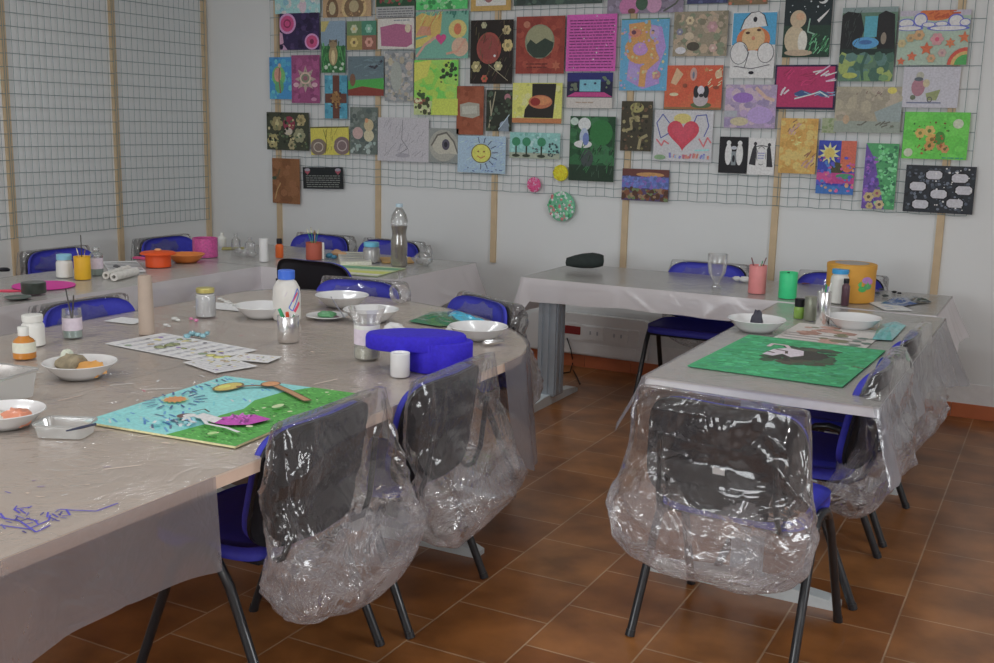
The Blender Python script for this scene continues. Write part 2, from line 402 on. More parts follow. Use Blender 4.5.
def make_chair():
    t = empty('stacking_chair', (0, 0, 0), 0, 'chair', 'chair', 'blue stacking chairs around the tables')
    b = MB(); v, f = pad(.25, .17, 4.5, .0, .022, .05, .006, taper=.06); b.add(v, f, TB); b.build('backrest', M_BLUE, t, 'all')
    b = MB(); v, f = pad(.256, .176, 4.5, -.014, -.001, .05, .003, taper=.06); b.add(v, f, TB); b.build('back_shell', M_BLACK, t, 'all')
    Ts = Matrix.Translation((0, .02, .452)) @ Matrix.Rotation(R(90), 4, 'X') @ Matrix.Rotation(R(0), 4, 'Z')
    b = MB(); v, f = pad(.235, .205, 5, -.022, .018, 0, .004); v = [(x, z2, -y) for x, y, z2 in v]; v = [(x, y, -z) for x, y, z in v]
    b.add([(x, y+.02, z+.452) for x, y, z in v], [g[::-1] for g in f]); b.build('seat', M_BLUE, t, 'all')
    b = MB().box(-.2, -.16, .415, .2, .2, .43); b.build('seat_shell', M_BLACK, t)
    for s in (-1, 1):
        b = MB().tube([(s*.262, .25, 0), (s*.25, .11, .36), (s*.247, .075, .42)], .0145, 10, 1.0); b.tube([(s*.262, .25, 0), (s*.2615, .243, .02)], .016); b.build('leg', M_TUBE, t, True)
        b = MB().tube([(s*.262, -.25, 0), (s*.25, -.1, .36), (s*.247, -.06, .42)], .0145, 10, 1.0); b.tube([(s*.262, -.25, 0), (s*.2615, -.243, .02)], .016); b.build('leg', M_TUBE, t, True)
        b = MB().tube([(s*.247, .075, .42), (s*.246, .05, .442), (s*.246, 0, .45), (s*.246, -.04, .442), (s*.247, -.06, .42)], .0145, 10); b.build('side_rail', M_TUBE, t, True)
        b = MB().tube([(s*.19, -.08, .42), (s*.19, -.19, .425), (s*.19, -.235, .45), (s*.185, -.262, .52), (s*.18, -.285, .7)], .009, 10); b.build('back_support', M_TUBE, t, True)
    b = MB().tube([(-.247, .05, .425), (.247, .05, .425)], .01); b.build('cross_tube', M_TUBE, t, True)
    return t
proto = make_chair(); first = [True]
def chair(x, y, rz, label, sc=1):
    if first[0]: c = proto; first[0] = False
    else: c = copy_tree(proto)
    c.location = (x, y, 0); c.rotation_euler.z = R(rz); c['label'] = label
    c.scale = (sc, sc, sc) if sc != 1 else (1, 1, 1)
    return c
def crumple(S, Z, seed, n, amp, wmin=.004, wmax=.02, lmin=.06, lmax=.25, bias=90, spread=60):
    r = np.random.RandomState(seed); H = np.zeros_like(S); s0, s1, z0, z1 = S.min(), S.max(), Z.min(), Z.max()
    for i in range(n):
        a = math.radians(bias+r.randn()*spread); cs, cz = s0+(s1-s0)*r.rand(), z0+(z1-z0)*r.rand()
        al = (S-cs)*math.cos(a)+(Z-cz)*math.sin(a); d = np.abs(-(S-cs)*math.sin(a)+(Z-cz)*math.cos(a))
        wd = wmin+(wmax-wmin)*r.rand()**1.5; ln = lmin+(lmax-lmin)*r.rand()
        H += amp*r.choice([-.7, 1])*(.4+.6*r.rand())*np.exp(-d/wd)*np.exp(-(al/ln)**2)
    return H
def bag(parent_loc, rz, label, seed, nu=130, nv=90, drop=0, name='plastic_bag', sc=1, inw=0):
    """clear bag pulled over a backrest, slack below seat height"""
    key = [(.0, .835, .225, .012, -.262), (.06, .832, .262, .024, -.262), (.2, .76, .272, .045, -.258), (.4, .64, .282, .055, -.262), (.55, .54, .298, .085, -.285),
           (.68, .46, .315, .115, -.31), (.8, .385, .312, .12, -.315), (.9, .325, .265, .1, -.305), (.97, .285, .17, .065, -.3), (1.0, .275, .04, .015, -.3)]
    kt = [k[0] for k in key]; T = np.linspace(0, 1, nv)
    z, a, b_, yc = [np.interp(T, kt, [k[i] for k in key]) for i in (1, 2, 3, 4)]
    yc = yc + inw*np.clip((T-.5)*3, 0, 1)
    z = z - drop*np.clip((T-.5)*2, 0, 1)
    for arr in (a, b_, yc):
        arr[1:-1] = (arr[:-2]+arr[1:-1]*2+arr[2:])/4
    th = np.linspace(0, 2*np.pi, nu, endpoint=False); c, s = np.cos(th), np.sin(th)
    ex = np.interp(T, [0, .5, 1], [.45, .7, 1])[:, None]
    X = a[:, None]*np.abs(c)**ex*np.sign(c); Y = yc[:, None]+b_[:, None]*np.abs(s)**ex*np.sign(s); Z = z[:, None]+0*X
    rng = np.random.RandomState(seed)
    S = th[None, :]*.21+0*X; Zp = Z
    amp = np.interp(T, [0, .08, .45, .7, 1], [.0, .012, .02, .03, .014])[:, None]
    H = crumple(S, Zp, seed, 46, 1, .012, .04, .08, .3)*amp*1.1
    H2 = crumple(S, Zp, seed+9, 45, 1, .006, .014, .05, .14, 60, 90)*amp*.35
    for q in range(5): H += amp*.5*np.sin(S*(9+7*q)+Zp*(rng.rand()*24-12)+rng.rand()*6)*(.5/(1+q*.3))
    wrapf = np.minimum(1, np.minimum(th, 2*np.pi-th)/.15)[None, :]
    H = (H+H2)*wrapf
    nx, ny = c[None, :]*b_[:, None]+1e-6, s[None, :]*a[:, None]; l = np.hypot(nx, ny); nx, ny = nx/l, ny/l
    X = X+nx*H*.7; Y = Y+ny*H; Z = Z + .012*np.sin(S*14+seed)*np.clip(T-.6, 0, 1)[:, None]*2
    mb = MB(); vs_ = np.stack([X, Y, Z], -1).reshape(-1, 3).tolist(); f = []
    mi = []
    for i in range(nv-1):
        for k in range(nu):
            k2 = (k+1) % nu; f.append((i*nu+k, (i+1)*nu+k, (i+1)*nu+k2, i*nu+k2)); mi.append(1 if T[i] > .56+.05*math.sin(k*.35+seed) else 0)
    f.append(tuple(range(nu))); mi.append(0)
    mb.add(vs_, f); mb.m = mi
    o = mb.build(name, [M_BAG, M_BAG2], None, 'all'); o.location = parent_loc; o.rotation_euler.z = rz
    o.scale = (sc, sc, sc)
    return tag(o, label, 'plastic bag', 'clear bags over the chair backs')
BAGC = []
def seat_with_bag(x, y, rz, lab, blab, seed, big=False, sc=1, drop=0, inw=0):
    c = chair(x, y, rz, lab, sc)
    if big: bag((x, y, 0), R(rz), blab, seed, drop=drop, sc=sc, inw=inw)
    else:
        if not BAGC: BAGC.append(bag((x, y, 0), R(rz), blab, seed, 84, 56)); BAGC[0].scale = (.93, 1, .975)
        else:
            o = BAGC[0].copy(); col.objects.link(o); o.location = (x, y, 0); o.rotation_euler.z = R(rz); o['label'] = blab
    return c
c1 = seat_with_bag(-2.0, 2.34, 91, 'blue and black chair at the painted board, nearest the camera on the left', 'crinkled clear bag over the chair beside the sun and meadow board', 3, True, drop=.02)
seat_with_bag(-1.96, 2.95, 92, 'black backed chair at the long table beside the blue heart box', 'crinkled clear bag over the chair by the blue heart box', 12, True)
c3 = seat_with_bag(-.82, 3.29, -5, 'black backed chair seen from behind at the end of the green board table', 'large clear bag over the chair in the middle of the floor, with small white tag', 25, True)
b = MB().box(-.019, -.0012, -.011, .019, 0, .011); o = b.build('white_label', mat('sticker', 'a8a4a0', .5), c3); o.matrix_local = TB @ Matrix.Translation((.0, -.0175, -.03))
seat_with_bag(-.76, 3.9, 90, 'blue chair tucked at the right side of the green board table, nearer one', 'clear bag over the nearer chair right of the green board', 31, True, inw=.13)
seat_with_bag(-.75, 4.56, 88, 'blue chair at the right side of the green board table, behind the nearer one', 'clear bag over the farther chair right of the green board', 44, True, inw=.1)
seat_with_bag(-2.47, 4.15, 152, 'blue chair at the rounded far corner of the long table', 'clear bag over the blue chair at the rounded table corner', 5)
seat_with_bag(-3.53, 3.27, -92, 'blue chair at the left side of the long table behind the pink water glass', 'clear bag over the blue chair on the left side of the long table', 5)
chair(-3.66, 5.0, -3, 'black backed chair in the gap in front of the far table', 1.05)
seat_with_bag(-3.14, 4.28, 185, 'blue chair at the far end of the long table behind the white bowls', 'clear bag over the blue chair behind the white bowls', 5)
seat_with_bag(-5.14, 4.5, -90, 'blue chair against the left wall behind the yellow cup', 'clear bag over the blue chair behind the yellow cup', 5)
seat_with_bag(-5.16, 5.4, -90, 'blue chair against the left wall behind the orange tin', 'clear bag over the blue chair behind the orange tin', 5)
seat_with_bag(aty(322, 240, 6.2).x, 5.97, 180, 'blue chair at the back wall behind the brush pot', 'clear bag over the chair behind the brush pot', 5)
seat_with_bag(aty(391, 240, 6.2).x, 5.97, 180, 'blue chair at the back wall behind the tall brown bottle', 'clear bag over the chair behind the tall brown bottle', 5)
seat_with_bag(aty(711, 264, 6.4).x, 6.12, 180, 'blue chair at the back wall behind the clear drinking glass', 'clear bag over the chair behind the clear drinking glass', 5)
seat_with_bag(aty(843, 274, 6.4).x, 6.12, 180, 'blue chair at the back wall behind the ochre round box', 'clear bag over the chair behind the ochre round box', 5)

# ------------------------------------------------------------------ tables and their polythene sheets
M_TOPT = mat('taupe_laminate', '998a80', .35, var=.1, scale=3); M_TOPG = mat('grey_laminate', '8e8c88', .35, var=.06, scale=3)
M_EDGE = mat('salmon_edge', 'cc8478', .4); M_EDGW = mat('pale_edge', 'bcb2b8', .4)
def rrect(x0, y0, x1, y1, rs, n=8):
    """rs = radii at (x0,y0),(x1,y0),(x1,y1),(x0,y1)"""
    out = []
    for (cx, cy, r, a0) in ((x0+rs[0], y0+rs[0], rs[0], 180), (x1-rs[1], y0+rs[1], rs[1], 270), (x1-rs[2], y1-rs[2], rs[2], 0), (x0+rs[3], y1-rs[3], rs[3], 90)):
        if r == 0: out.append((cx, cy)); continue
        for k in range(n+1): a = R(a0+90*k/n); out.append((cx+r*math.cos(a), cy+r*math.sin(a)))
    return out
def table(label, outline, legs, top, edge, z=.74, th=.036, foot='x', name='work_table', bar=True):
    xs = [p[0] for p in outline]; ys = [p[1] for p in outline]; c = (sum(xs)/len(xs), sum(ys)/len(ys))
    t = empty(name, (c[0], c[1], 0), 0, label, 'table')
    o2 = [(x-c[0], y-c[1]) for x, y in outline]
    MB().prism(o2, z-.006, z).build('tabletop', top, t)
    cx = MB().prism([(x*.998, y*.998) for x, y in o2], z-th, z-.006); cx.build('edge_band', edge, t)
    for (x, y, fx0, fx1) in legs:
        x -= c[0]; y -= c[1]
        b = MB().box(x-.055, y-.06, .05, x+.055, y+.06, z-th) if foot == 'y' else MB().box(x-.05, y-.035, .05, x+.05, y+.035, z-th)
        if foot == 'y':
            for dx in (-.055, -.012, .031): b.box(x+dx, y-.068, .06, x+dx+.024, y-.06, z-th)
            for dy in (-.05, .012): b.box(x+.055, y+dy, .06, x+.062, y+dy+.036, z-th)
        b.build('post', M_GREY, t)
        b = MB(); n = 9
        prof = [(0, 0), (0, .02), (.05, .035), (.4, .06), (.6, .06), (.95, .035), (1, .02), (1, 0)]
        L_ = fx1-fx0
        for sgn in (0,):
            if foot == 'x': T_ = Matrix(((L_, 0, 0, fx0-c[0]), (0, 0, -1, y+.032), (0, 1, 0, 0), (0, 0, 0, 1)))
            else: T_ = Matrix(((0, 0, 1, x-.032), (L_, 0, 0, fx0-c[1]), (0, 1, 0, 0), (0, 0, 0, 1)))
            b.prism(prof, 0, .064, T_)
        b.build('foot', mat('foot_metal', '8a9092', .4, metal=.2), t)
    if len(legs) > 1 and bar:
        (xa, ya), (xb, yb) = legs[0][:2], legs[1][:2]
        b = MB().tube([(xa-c[0], ya-c[1], z-th-.06), (xb-c[0], yb-c[1], z-th-.06)], .025, 4); b.build('crossbar', M_GREY, t)
    return t
ENDC = [(-1.785, 3.505), (-1.80, 3.64), (-1.86, 3.80), (-1.94, 3.92), (-2.04, 4.03), (-2.18, 4.15), (-2.35, 4.26), (-2.55, 4.36), (-2.8, 4.43), (-3.0, 4.455)]
table('long table, right half, under the painted sun board', rrect(-2.715, 1.2, -1.785, 3.5, (0, .12, 0, 0)), [(-2.2, 1.5, -2.6, -1.85), (-2.2, 3.39, -2.6, -1.83)], M_TOPT, M_EDGE)
table('long table, left half, under the clear tubs and the roll', rrect(-3.67, 1.2, -2.72, 3.5, (0, 0, 0, 0)), [(-3.2, 1.5, -3.6, -2.85), (-3.2, 3.39, -3.6, -2.85)], M_TOPT, M_EDGE)
table('rounded end table holding the blue heart box and white bowls', [(-3.67, 3.505)]+ENDC+[(-3.2, 4.46), (-3.37, 4.455), (-3.55, 4.4), (-3.64, 4.28), (-3.67, 4.16)], [(-3.3, 3.9, -3.5, -3.1), (-2.3, 3.9, -2.7, -2.0)], M_TOPT, M_EDGE)
table('table along the left wall holding the yellow cup and orange tin', rrect(-5.0, 2.9, -4.25, 5.0, (0, 0, 0, 0)), [(-4.65, 3.2, -4.95, -4.35), (-4.65, 4.75, -4.95, -4.35)], M_TOPG, M_EDGW)
table('far table at the back wall holding the brush pot and tall bottle', rrect(-4.98, 5.03, -3.3, 5.95, (0, 0, 0, 0)), [(-4.75, 5.5, 5.15, 5.85), (-3.45, 5.5, 5.15, 5.85)], M_TOPG, M_EDGW, foot='y')
table('grey desk along the back wall under the dark soft cap', rrect(-2.76, 5.56, -.52, 6.3, (0, 0, 0, 0)), [(-2.60, 5.64, 5.2, 5.98), (-.62, 5.6, 5.12, 5.95)], M_TOPG, M_EDGW, foot='y', bar=False)
table('small table with the green painted board on it', rrect(-1.265, 3.54, -.475, 5.5, (0, 0, 0, 0)), [(-.88, 3.62, -1.23, -.55), (-.88, 5.0, -1.23, -.55)], M_TOPG, M_EDGW)

def sheet(label, keys, seed, z=.742, stains=None, name='polythene_sheet', curl=1.0, crn=60, mt=None):
    """film lying on the table and hanging over its edges. keys: (x, y, drop, flare) around the outline"""
    P = []; n = len(keys)
    for i in range(n):
        a, b = keys[i], keys[(i+1) % n]; L_ = math.hypot(b[0]-a[0], b[1]-a[1]); m = max(1, int(L_/.02))
        for k in range(m): P.append([a[j]+(b[j]-a[j])*k/m for j in range(4)])
    P = np.array(P); N_ = len(P)
    d = np.roll(P[:, :2], -2, 0)-np.roll(P[:, :2], 2, 0); nrm = np.stack([d[:, 1], -d[:, 0]], 1); nrm /= np.linalg.norm(nrm, axis=1)[:, None]
    s = np.cumsum(np.linalg.norm(np.roll(P[:, :2], -1, 0)-P[:, :2], axis=1))
    rows_ = 22; V = []; rng = np.random.RandomState(seed)
    T = np.linspace(0, 1, rows_)[:, None]
    drop = P[:, 2][None, :]*(1+.03*np.sin(s*7+seed)+.02*np.sin(s*17))
    S2 = s[None, :]+0*T; Z2 = T*drop
    ruff = (np.sin(s*11+seed)*.5+np.sin(s*23+1.7*seed)*.3+np.sin(s*5)*.5)[None, :]*T*np.minimum(drop, .4)*.07*curl
    H = crumple(S2, Z2, seed, crn, 1, .005, .03, .05, .3, 90, 40)*.008*np.minimum(1, T*3)*np.minimum(1, drop/.1)*curl
    off = .003+P[:, 3][None, :]*T**1.1+np.abs(ruff)+H*(T > .04)
    off = np.maximum(off, .0015+.002*T)
    X = P[:, 0][None, :]+nrm[:, 0][None, :]*off; Y = P[:, 1][None, :]+nrm[:, 1][None, :]*off; Z = z-.002-T*drop
    Z[0, :] = z
    mb = MB(); v = np.stack([X, Y, Z], -1).reshape(-1, 3).tolist(); f = []
    for i in range(rows_-1):
        for k in range(N_):
            k2 = (k+1) % N_
            if drop[0, k] < .004 and drop[0, k2] < .004: continue
            f.append((i*N_+k, (i+1)*N_+k, (i+1)*N_+k2, i*N_+k2))
    mb.add(v, f); mb.mi = 1
    mb.add([(p[0], p[1], z) for p in P], [tuple(range(N_))])
    if stains:
        mb.mi = 2
        zz = z+.0006
        for (pts, wd, c) in stains:
            mb.cc = hexc(c)
            for i in range(len(pts)-1):
                a, b = Vector(pts[i]), Vector(pts[i+1]); dd = (b-a).normalized()*wd/2; q = Vector((-dd.y, dd.x))
                mb.add([(a.x-q.x, a.y-q.y, zz), (b.x-q.x, b.y-q.y, zz), (b.x+q.x, b.y+q.y, zz), (a.x+q.x, a.y+q.y, zz)], [(0, 1, 2, 3)]); zz += 1e-6
    return tag(mb.build(name, [mt or M_FILM, M_FILMT, M_PAINT], None, 'all'), label, 'plastic sheet')
def lin(pxs, wd, c):  # stroke through photo points on the table
    return ([tuple(at(x, y)[:2]) for x, y in pxs], wd, c)
st = []
rnd = random.Random(4)
for pts in ([(0, 516), (20, 520), (36, 531), (50, 524)], [(20, 512), (14, 508), (29, 506)], [(28, 528), (49, 519), (50, 514)], [(60, 508), (72, 509), (96, 510), (118, 502)], [(66, 508), (70, 514)], [(0, 524), (30, 528)], [(48, 511), (47, 516)], [(5, 518), (0, 512)], [(38, 520), (26, 517)]):
    st.append(lin(pts, .0045, '3c3880'))
for i in range(26):
    x, y = rnd.uniform(0, 62), 514+rnd.gauss(0, 7)
    st.append(lin([(x, y), (x+rnd.uniform(2, 9), y+rnd.uniform(-5, 5))], .0035, rnd.choice(['3c3880', '2c2a60', '4a4878'])))
for i in range(46):
    x, y = rnd.uniform(0, 480), rnd.uniform(330, 500)
    p = at(x, y)
    if p.x < -1.86 and p.x > -3.55 and p.y < 3.8: st.append(lin([(x, y), (x+rnd.uniform(2, 9), y+rnd.uniform(-2, 2))], rnd.uniform(.003, .008), rnd.choice(['c8c4c0', '8a5560', 'c0b8b4', '6a6070', 'b08a80', 'c8c8c8'])))
for i in range(14):
    x, y = rnd.uniform(10, 330), rnd.uniform(375, 480); p = at(x, y)
    if p.x < -1.9: st.append(lin([(x, y), (x+rnd.uniform(14, 50), y-rnd.uniform(1, 6))], .006, rnd.choice(['8c8078', 'a89c94', '9a8c84'])))
x1, x0, y0, y1 = -1.78, -3.675, 1.2, 4.465
arc = [(x1-.52+.52*math.cos(R(a)), y1-.52+.52*math.sin(R(a))) for a in range(0, 91, 10)]
arcl = [(x0+.3-.3*math.sin(R(a)), y1-.3+.3*math.cos(R(a))) for a in range(0, 91, 15)]
keys = [(x1, y0, .25, .03), (x1, 1.6, .2, .01), (x1, 1.92, .235, .004), (x1, 1.921, .003, .0), (x1, 3.45, .003, 0), (x1, 3.5, .38, .02)]
keys += [(x+.006, y+.006, (.42, .46, .47, .46, .42, .38, .33, .25, .18, .1)[i], .03) for i, (x, y) in enumerate(ENDC)][1:]
keys += [(-3.2, y1, .08, 0)] + [(x, y, .08, .0) for x, y in arcl] + [(x0, y0, .1, 0)]
sheet('clear sheet over the long foreground table, paint streaked', keys, 3, stains=st)
sheet('grey clear sheet over the table along the left wall', [(-4.245, 2.88, .13, .01), (-4.245, 4.7, .14, .015), (-4.245, 5.02, .15, .03), (-5.01, 5.02, .02, 0), (-5.01, 2.88, .1, 0)], 5, mt=M_FILMO)
sheet('grey clear sheet over the far table, hanging in a pointed corner', [(-4.99, 5.02, .01, 0), (-4.2, 5.02, .19, .02), (-3.72, 5.0, .2, .05), (-3.5, 5.0, .26, .08), (-3.29, 5.02, .3, .09), (-3.29, 5.4, .22, .05), (-3.29, 5.75, .16, .04), (-3.29, 5.96, .3, .12), (-3.6, 5.96, .1, .02), (-4.99, 5.96, .1, 0)], 8, mt=M_FILMO)
sheet('clear sheet over the grey desk at the back wall', [(-2.765, 5.555, .24, .05), (-2.7, 5.55, .13, .004), (-1.3, 5.55, .12, .004), (-.6, 5.55, .12, .01), (-.515, 5.555, .28, .1), (-.515, 5.9, .18, .08), (-.515, 6.3, .2, .1), (-2.0, 6.305, .1, 0), (-2.765, 6.305, .2, .05)], 6, mt=M_FILMO)
sheet('clear sheet over the small table with the green board', [(-1.27, 3.53, .19, .09), (-1.25, 3.53, .003, .0), (-.6, 3.53, .003, 0), (-.49, 3.53, .003, 0), (-.47, 3.535, .24, .07), (-.47, 3.7, .2, .05), (-.47, 4.6, .16, .04), (-.47, 5.5, .3, .12), (-1.27, 5.5, .01, 0), (-1.27, 3.75, .1, .02)], 9, z=.7425)
# ------------------------------------------------------------------ things on the tables
ZT = .7445
def spot(px_, pyb, wpx, z=ZT):
    """point on the table for a round thing whose front foot is seen at (px_, pyb); returns centre, radius"""
    p = at(px_, pyb, z); r = wpx/2*mpp(p); d = Vector((p.x, p.y, 0)).normalized(); return p+d*r*.9, r
def hgt(p, hpx): return hpx*mpp(p)
def bowl(label, px_, pyb, wpx, hpx, fill=None, cat='bowl', name='bowl', grp='white plastic bowls', plate=False):
    p, r = spot(px_, pyb, wpx*.5); r = wpx/2*mpp(p); h = r*(.16 if plate else .42)
    t = empty(name, p, 0, label, cat, grp)
    pr = [(r*.5, 0), (r*.55, .0), (r*.72, h*.35), (r*.95, h*.92), (r, h), (r*.98, h+.002), (r*.9, h*.9), (r*.68, h*.38), (r*.5, .006+h*.08), (.001, .006+h*.08)]
    MB().lathe(pr, 40).build('dish', M_WHITE, t, True)
    if fill:
        for nm, m, (dx, dy, rx, ry, rz), s in fill:
            b = MB(); b.ball((dx*r, dy*r, .008+h*.12+rz*r*.5), rx*r, ry*r, rz*r, 16, 8, .35, s); b.build(nm, m, t, True)
    return t
def jar(label, px_, pyb, wpx, hpx, body, lid=None, lidh=.18, cat='jar', name='jar', grp=None, neck=.8, glass=None, label_m=None, shape=None, fluid=None, flh=.6):
    p, r = spot(px_, pyb, wpx); h = hgt(p, hpx)*1.0; t = empty(name, p, 0, label, cat, grp)
    bh = h*(1-lidh) if lid else h
    pr = shape or [(r*.9, 0), (r, .004), (r, bh*.78), (r*.96, bh*.86), (r*neck, bh*.95), (r*neck, bh)]
    if shape: pr = [(a*r, b_*bh) for a, b_ in shape]
    MB().lathe(pr, 28, cap=not glass).build('body', glass or body, t, True)
    if fluid:
        fr = [(a*.94, max(.002, z)) for a, z in pr if z <= flh*bh]; a_last = fr[-1][0]; MB().lathe(fr+[(a_last, flh*bh)], 24).build('contents', fluid, t, True)
    if lid:
        rl = (pr[-1][0])*1.12; MB().lathe([(rl, bh-.002), (rl*1.02, bh+.002), (rl*1.02, h*.985), (rl*.95, h), (.001, h)], 28, cap=False).build('lid', lid, t, True)
    if label_m:
        rr = max(a for a, z in pr)*1.006; MB().lathe([(rr, bh*.28), (rr, bh*.72)], 28, cap=False).build('label', label_m, t, True)
    return t, p, r, h
def sticks(parent, r, h, items, seed=1, nm='paintbrush'):
    """brushes or pens standing in a pot"""
    rnd = random.Random(seed)
    for (dx, dy, ln, rad, m, tip) in items:
        x0, y0 = -dx*r*.4, -dy*r*.4
        b = MB(); e = Vector((dx, dy, 0))*r*.75; top = e*(1+.5*ln) + Vector((0, 0, h*.95+ln))
        base = Vector((x0, y0, .006)); b.mi = 0; b.tube([base, base.lerp(top, .5), top], [rad*.7, rad, rad*.8], 8)
        if tip:
            d = (top-base).normalized(); b.mi = 1; b.tube([top, top+d*.012, top+d*.03], [rad*1.1, rad*1.5, rad*.3], 8)
        o = b.build(nm, [m, tip or m], None, True); o.location = parent.location
        o['label'] = STK.pop(0); o['category'] = 'paintbrush' if nm == 'paintbrush' else 'pen'
        o['group'] = 'brushes and pens standing in the pots'
DK = mat('dark_handle', '26221f', .4); TAN = mat('tan_handle', '9a8560', .5); BRI = mat('bristle', '5a4a38', .8); BRI2 = mat('pale_bristle', '9c9880', .8)
RED = mat('red_plastic', 'b0341c', .4); GRN = mat('green_plastic', '1f6a44', .4); SAND = mat('cream_plastic', 'b0a890', .5); YEL = mat('yellow_card', 'a0741a', .5)
PINK = mat('pink_label', 'b88aa8', .5, var=.2, scale=60); GOLD = mat('gold_lid', '8c8450', .3, metal=.6); AMB = mat('amber_liquid', '84541c', .3, coat=.5)
WATER = mat('murky_water', '6c7c78', .15, coat=.5); BLU = mat('blue_lid', '2c5494', .4)
# --- long foreground table
def board(label, corners, cmds, bg, edge, th=.006, name='painted_board', cat='painting', z=ZT, seed=5, grp=None):
    """corners in the photo: start, along u, opposite, along v"""
    P = [at(x, y, z+th) for x, y in corners]; u = ((P[1]-P[0])+(P[2]-P[3]))/2; v = ((P[3]-P[0])+(P[2]-P[1]))/2; c = (P[0]+P[1]+P[2]+P[3])/4
    w_, h_ = u.length, v.length; ux = u.normalized(); vy = Vector((-ux.y, ux.x, 0)); s = 1 if vy.dot(v) > 0 else -1
    o = art(w_, h_, bg, cmds, thick=th, seed=seed, edge=edge).build(name, M_PAINT)
    o.matrix_world = Matrix.Translation((c.x, c.y, z)) @ Matrix.Rotation(math.atan2(ux.y, ux.x), 4, 'Z') @ Matrix.Translation((-w_/2, -h_/2, 0))
    return tag(o, label, cat, grp)
sun = [('l', [(.32+.13*math.cos(a), .62-.16*math.sin(a)), (.32+.2*math.cos(a), .62-.25*math.sin(a))], .014, '28406c') for a in [k*.45 for k in range(14)]]
# u runs from the left corner to the far corner, v (downwards) towards the near corner
board('large painted board of a sun, sky and green meadow with a girl in pink', [(222, 450), (357, 396), (229, 374), (97, 418)],
      [('s', .02, .04, .98, .56, 90, .06, .012, ['4c94c0', '3c74a4', '6cb4d4', '8cc4dc'], 60),
       ('p', [(0, .56), (.2, .61), (.35, .57), (.5, .6), (.65, .54), (.85, .57), (1, .66), (1, 1), (0, 1)], '2f7a22'),
       ('s', .02, .64, .98, .98, 420, .02, .006, ['1c5018', '48943a', '5aa048', '163c14'], 80),
       ('s', .02, .3, .34, .52, 14, .05, .012, ['2c5c8c', '3c4c64'], 60), ('s', .6, .05, .95, .18, 12, .05, .012, ['2c5c8c', '3c4c64'], 60)] +
      [('l', [(.46+.1*math.cos(a), .15+.11*math.sin(a)), (.46+.16*math.cos(a), .15+.17*math.sin(a))], .012, '2c4468') for a in [k*.42 for k in range(15)]] +
      [('star', .46, .15, .085, .055, 14, 'a88438'), ('e', .46, .15, .05, .06, 'b8602c'),
       ('e', .78, .23, .1, .075, '5c4c24'), ('e', .78, .23, .088, .062, '948430'), ('e', .77, .21, .04, .03, 'a89838'),
       ('l', [(.8, .28), (.86, .36), (.88, .44)], .03, '5c3c24'), ('l', [(.9, .48), (.84, .62), (.73, .84)], .055, '4c3420'), ('l', [(.9, .48), (.84, .62), (.735, .83)], .04, '84603c'), ('e', .92, .42, .055, .06, '4c3420'), ('e', .92, .42, .048, .052, 'b0683c'),
       ('p', [(.2, .66), (.28, .62), (.4, .76), (.37, .9), (.25, .86), (.2, .76)], '8c2080'), ('s', .24, .68, .36, .84, 26, .05, .012, ['a83c94', '641860'], 40),
       ('p', [(.24, .5), (.31, .5), (.28, .66), (.2, .68)], 'b89cb0'), ('e', .235, .455, .04, .05, '4c3430'), ('e', .245, .47, .03, .035, 'b8a098'),
       ('l', [(.24, .56), (.17, .66), (.16, .8), (.13, .9)], .022, 'b8a8b0'), ('s', .04, .4, .2, .62, 22, .06, .016, ['5c94b4', '3c6c9c', '94b8c8'], 50), ('l', [(.3, .44), (.36, .46), (.33, .52)], .012, '3c3430'),
       ('d', .05, .7, .95, .96, 10, .014, ['94a070', 'a0a480']), ('e', .06, .8, .025, .02, '7c9c5c'), ('e', .56, .78, .04, .025, '8ca070')],
      '5aa8cc', 'b09468', name='painted_board')
# clear boxes
def tub(label, cx, cy, L_, W_, h, rz, m, wall=.002):
    p = at(cx, cy); t = empty('plastic_tub', p, R(rz), label, 'plastic tub')
    def rr(s, z): return [(x, y, z) for x, y in rrect(-L_/2*s, -W_/2*s, L_/2*s, W_/2*s, (.02,)*4, 5)]
    b = MB(); rings = [rr(.9, 0), rr(.94, h*.5), rr(1, h), rr(1.03, h), rr(1.03, h-.006)]; n = len(rings[0]); v = sum(rings, []); f = []
    for i in range(len(rings)-1):
        for k in range(n): f.append((i*n+k, i*n+(k+1) % n, (i+1)*n+(k+1) % n, (i+1)*n+k))
    f.append(tuple(range(n))); b.add(v, f); b.build('tub_body', m, t, True)
    rim = [(x, y, h) for x, y, _ in rr(1.015, h)]; MB().tube(rim+[rim[0]], .0025, 6).build('rim', m, t, True)
    return t, p
tub('small clear plastic tub with a dark brush across it', 66, 434, .145, .1, .035, 25, M_MILKY)
tub('large cloudy plastic tub cut by the left picture edge', -16, 398, .26, .2, .085, 8, M_MILKY)
a, b_ = at(66, 431, .785), at(96, 424, .79)
tag(MB().tube([a, a.lerp(b_, .5), b_], [.002, .004, .0035], 8).build('paintbrush', mat('navy_handle', '1c2030', .4), None, True), 'dark handled brush resting across the small clear tub', 'paintbrush')
bowl('white plate with red paint at the left picture edge', 6, 430, 78, 30, [('red_paint', mat('red_paint', 'c0604c', .3, coat=.4), (.35, .05, .4, .34, .24), 3), ('pink_paint', mat('pink_paint', 'c49088', .3), (-.1, -.15, .55, .4, .16), 4)])
bowl('white bowl holding crumpled paper and orange paint', 81, 380, 72, 26, [('crumpled_paper', mat('crumpled_paper', '605848', .8, var=.9, scale=34), (-.4, .05, .46, .36, .3), 3), ('paper_wad', mat('paper_wad', '8c9c84', .8, var=.3, scale=20), (-.68, .15, .22, .2, .36), 9), ('orange_paint', mat('orange_paint', 'b06c38', .3, coat=.4), (.34, .1, .42, .36, .22), 5)])
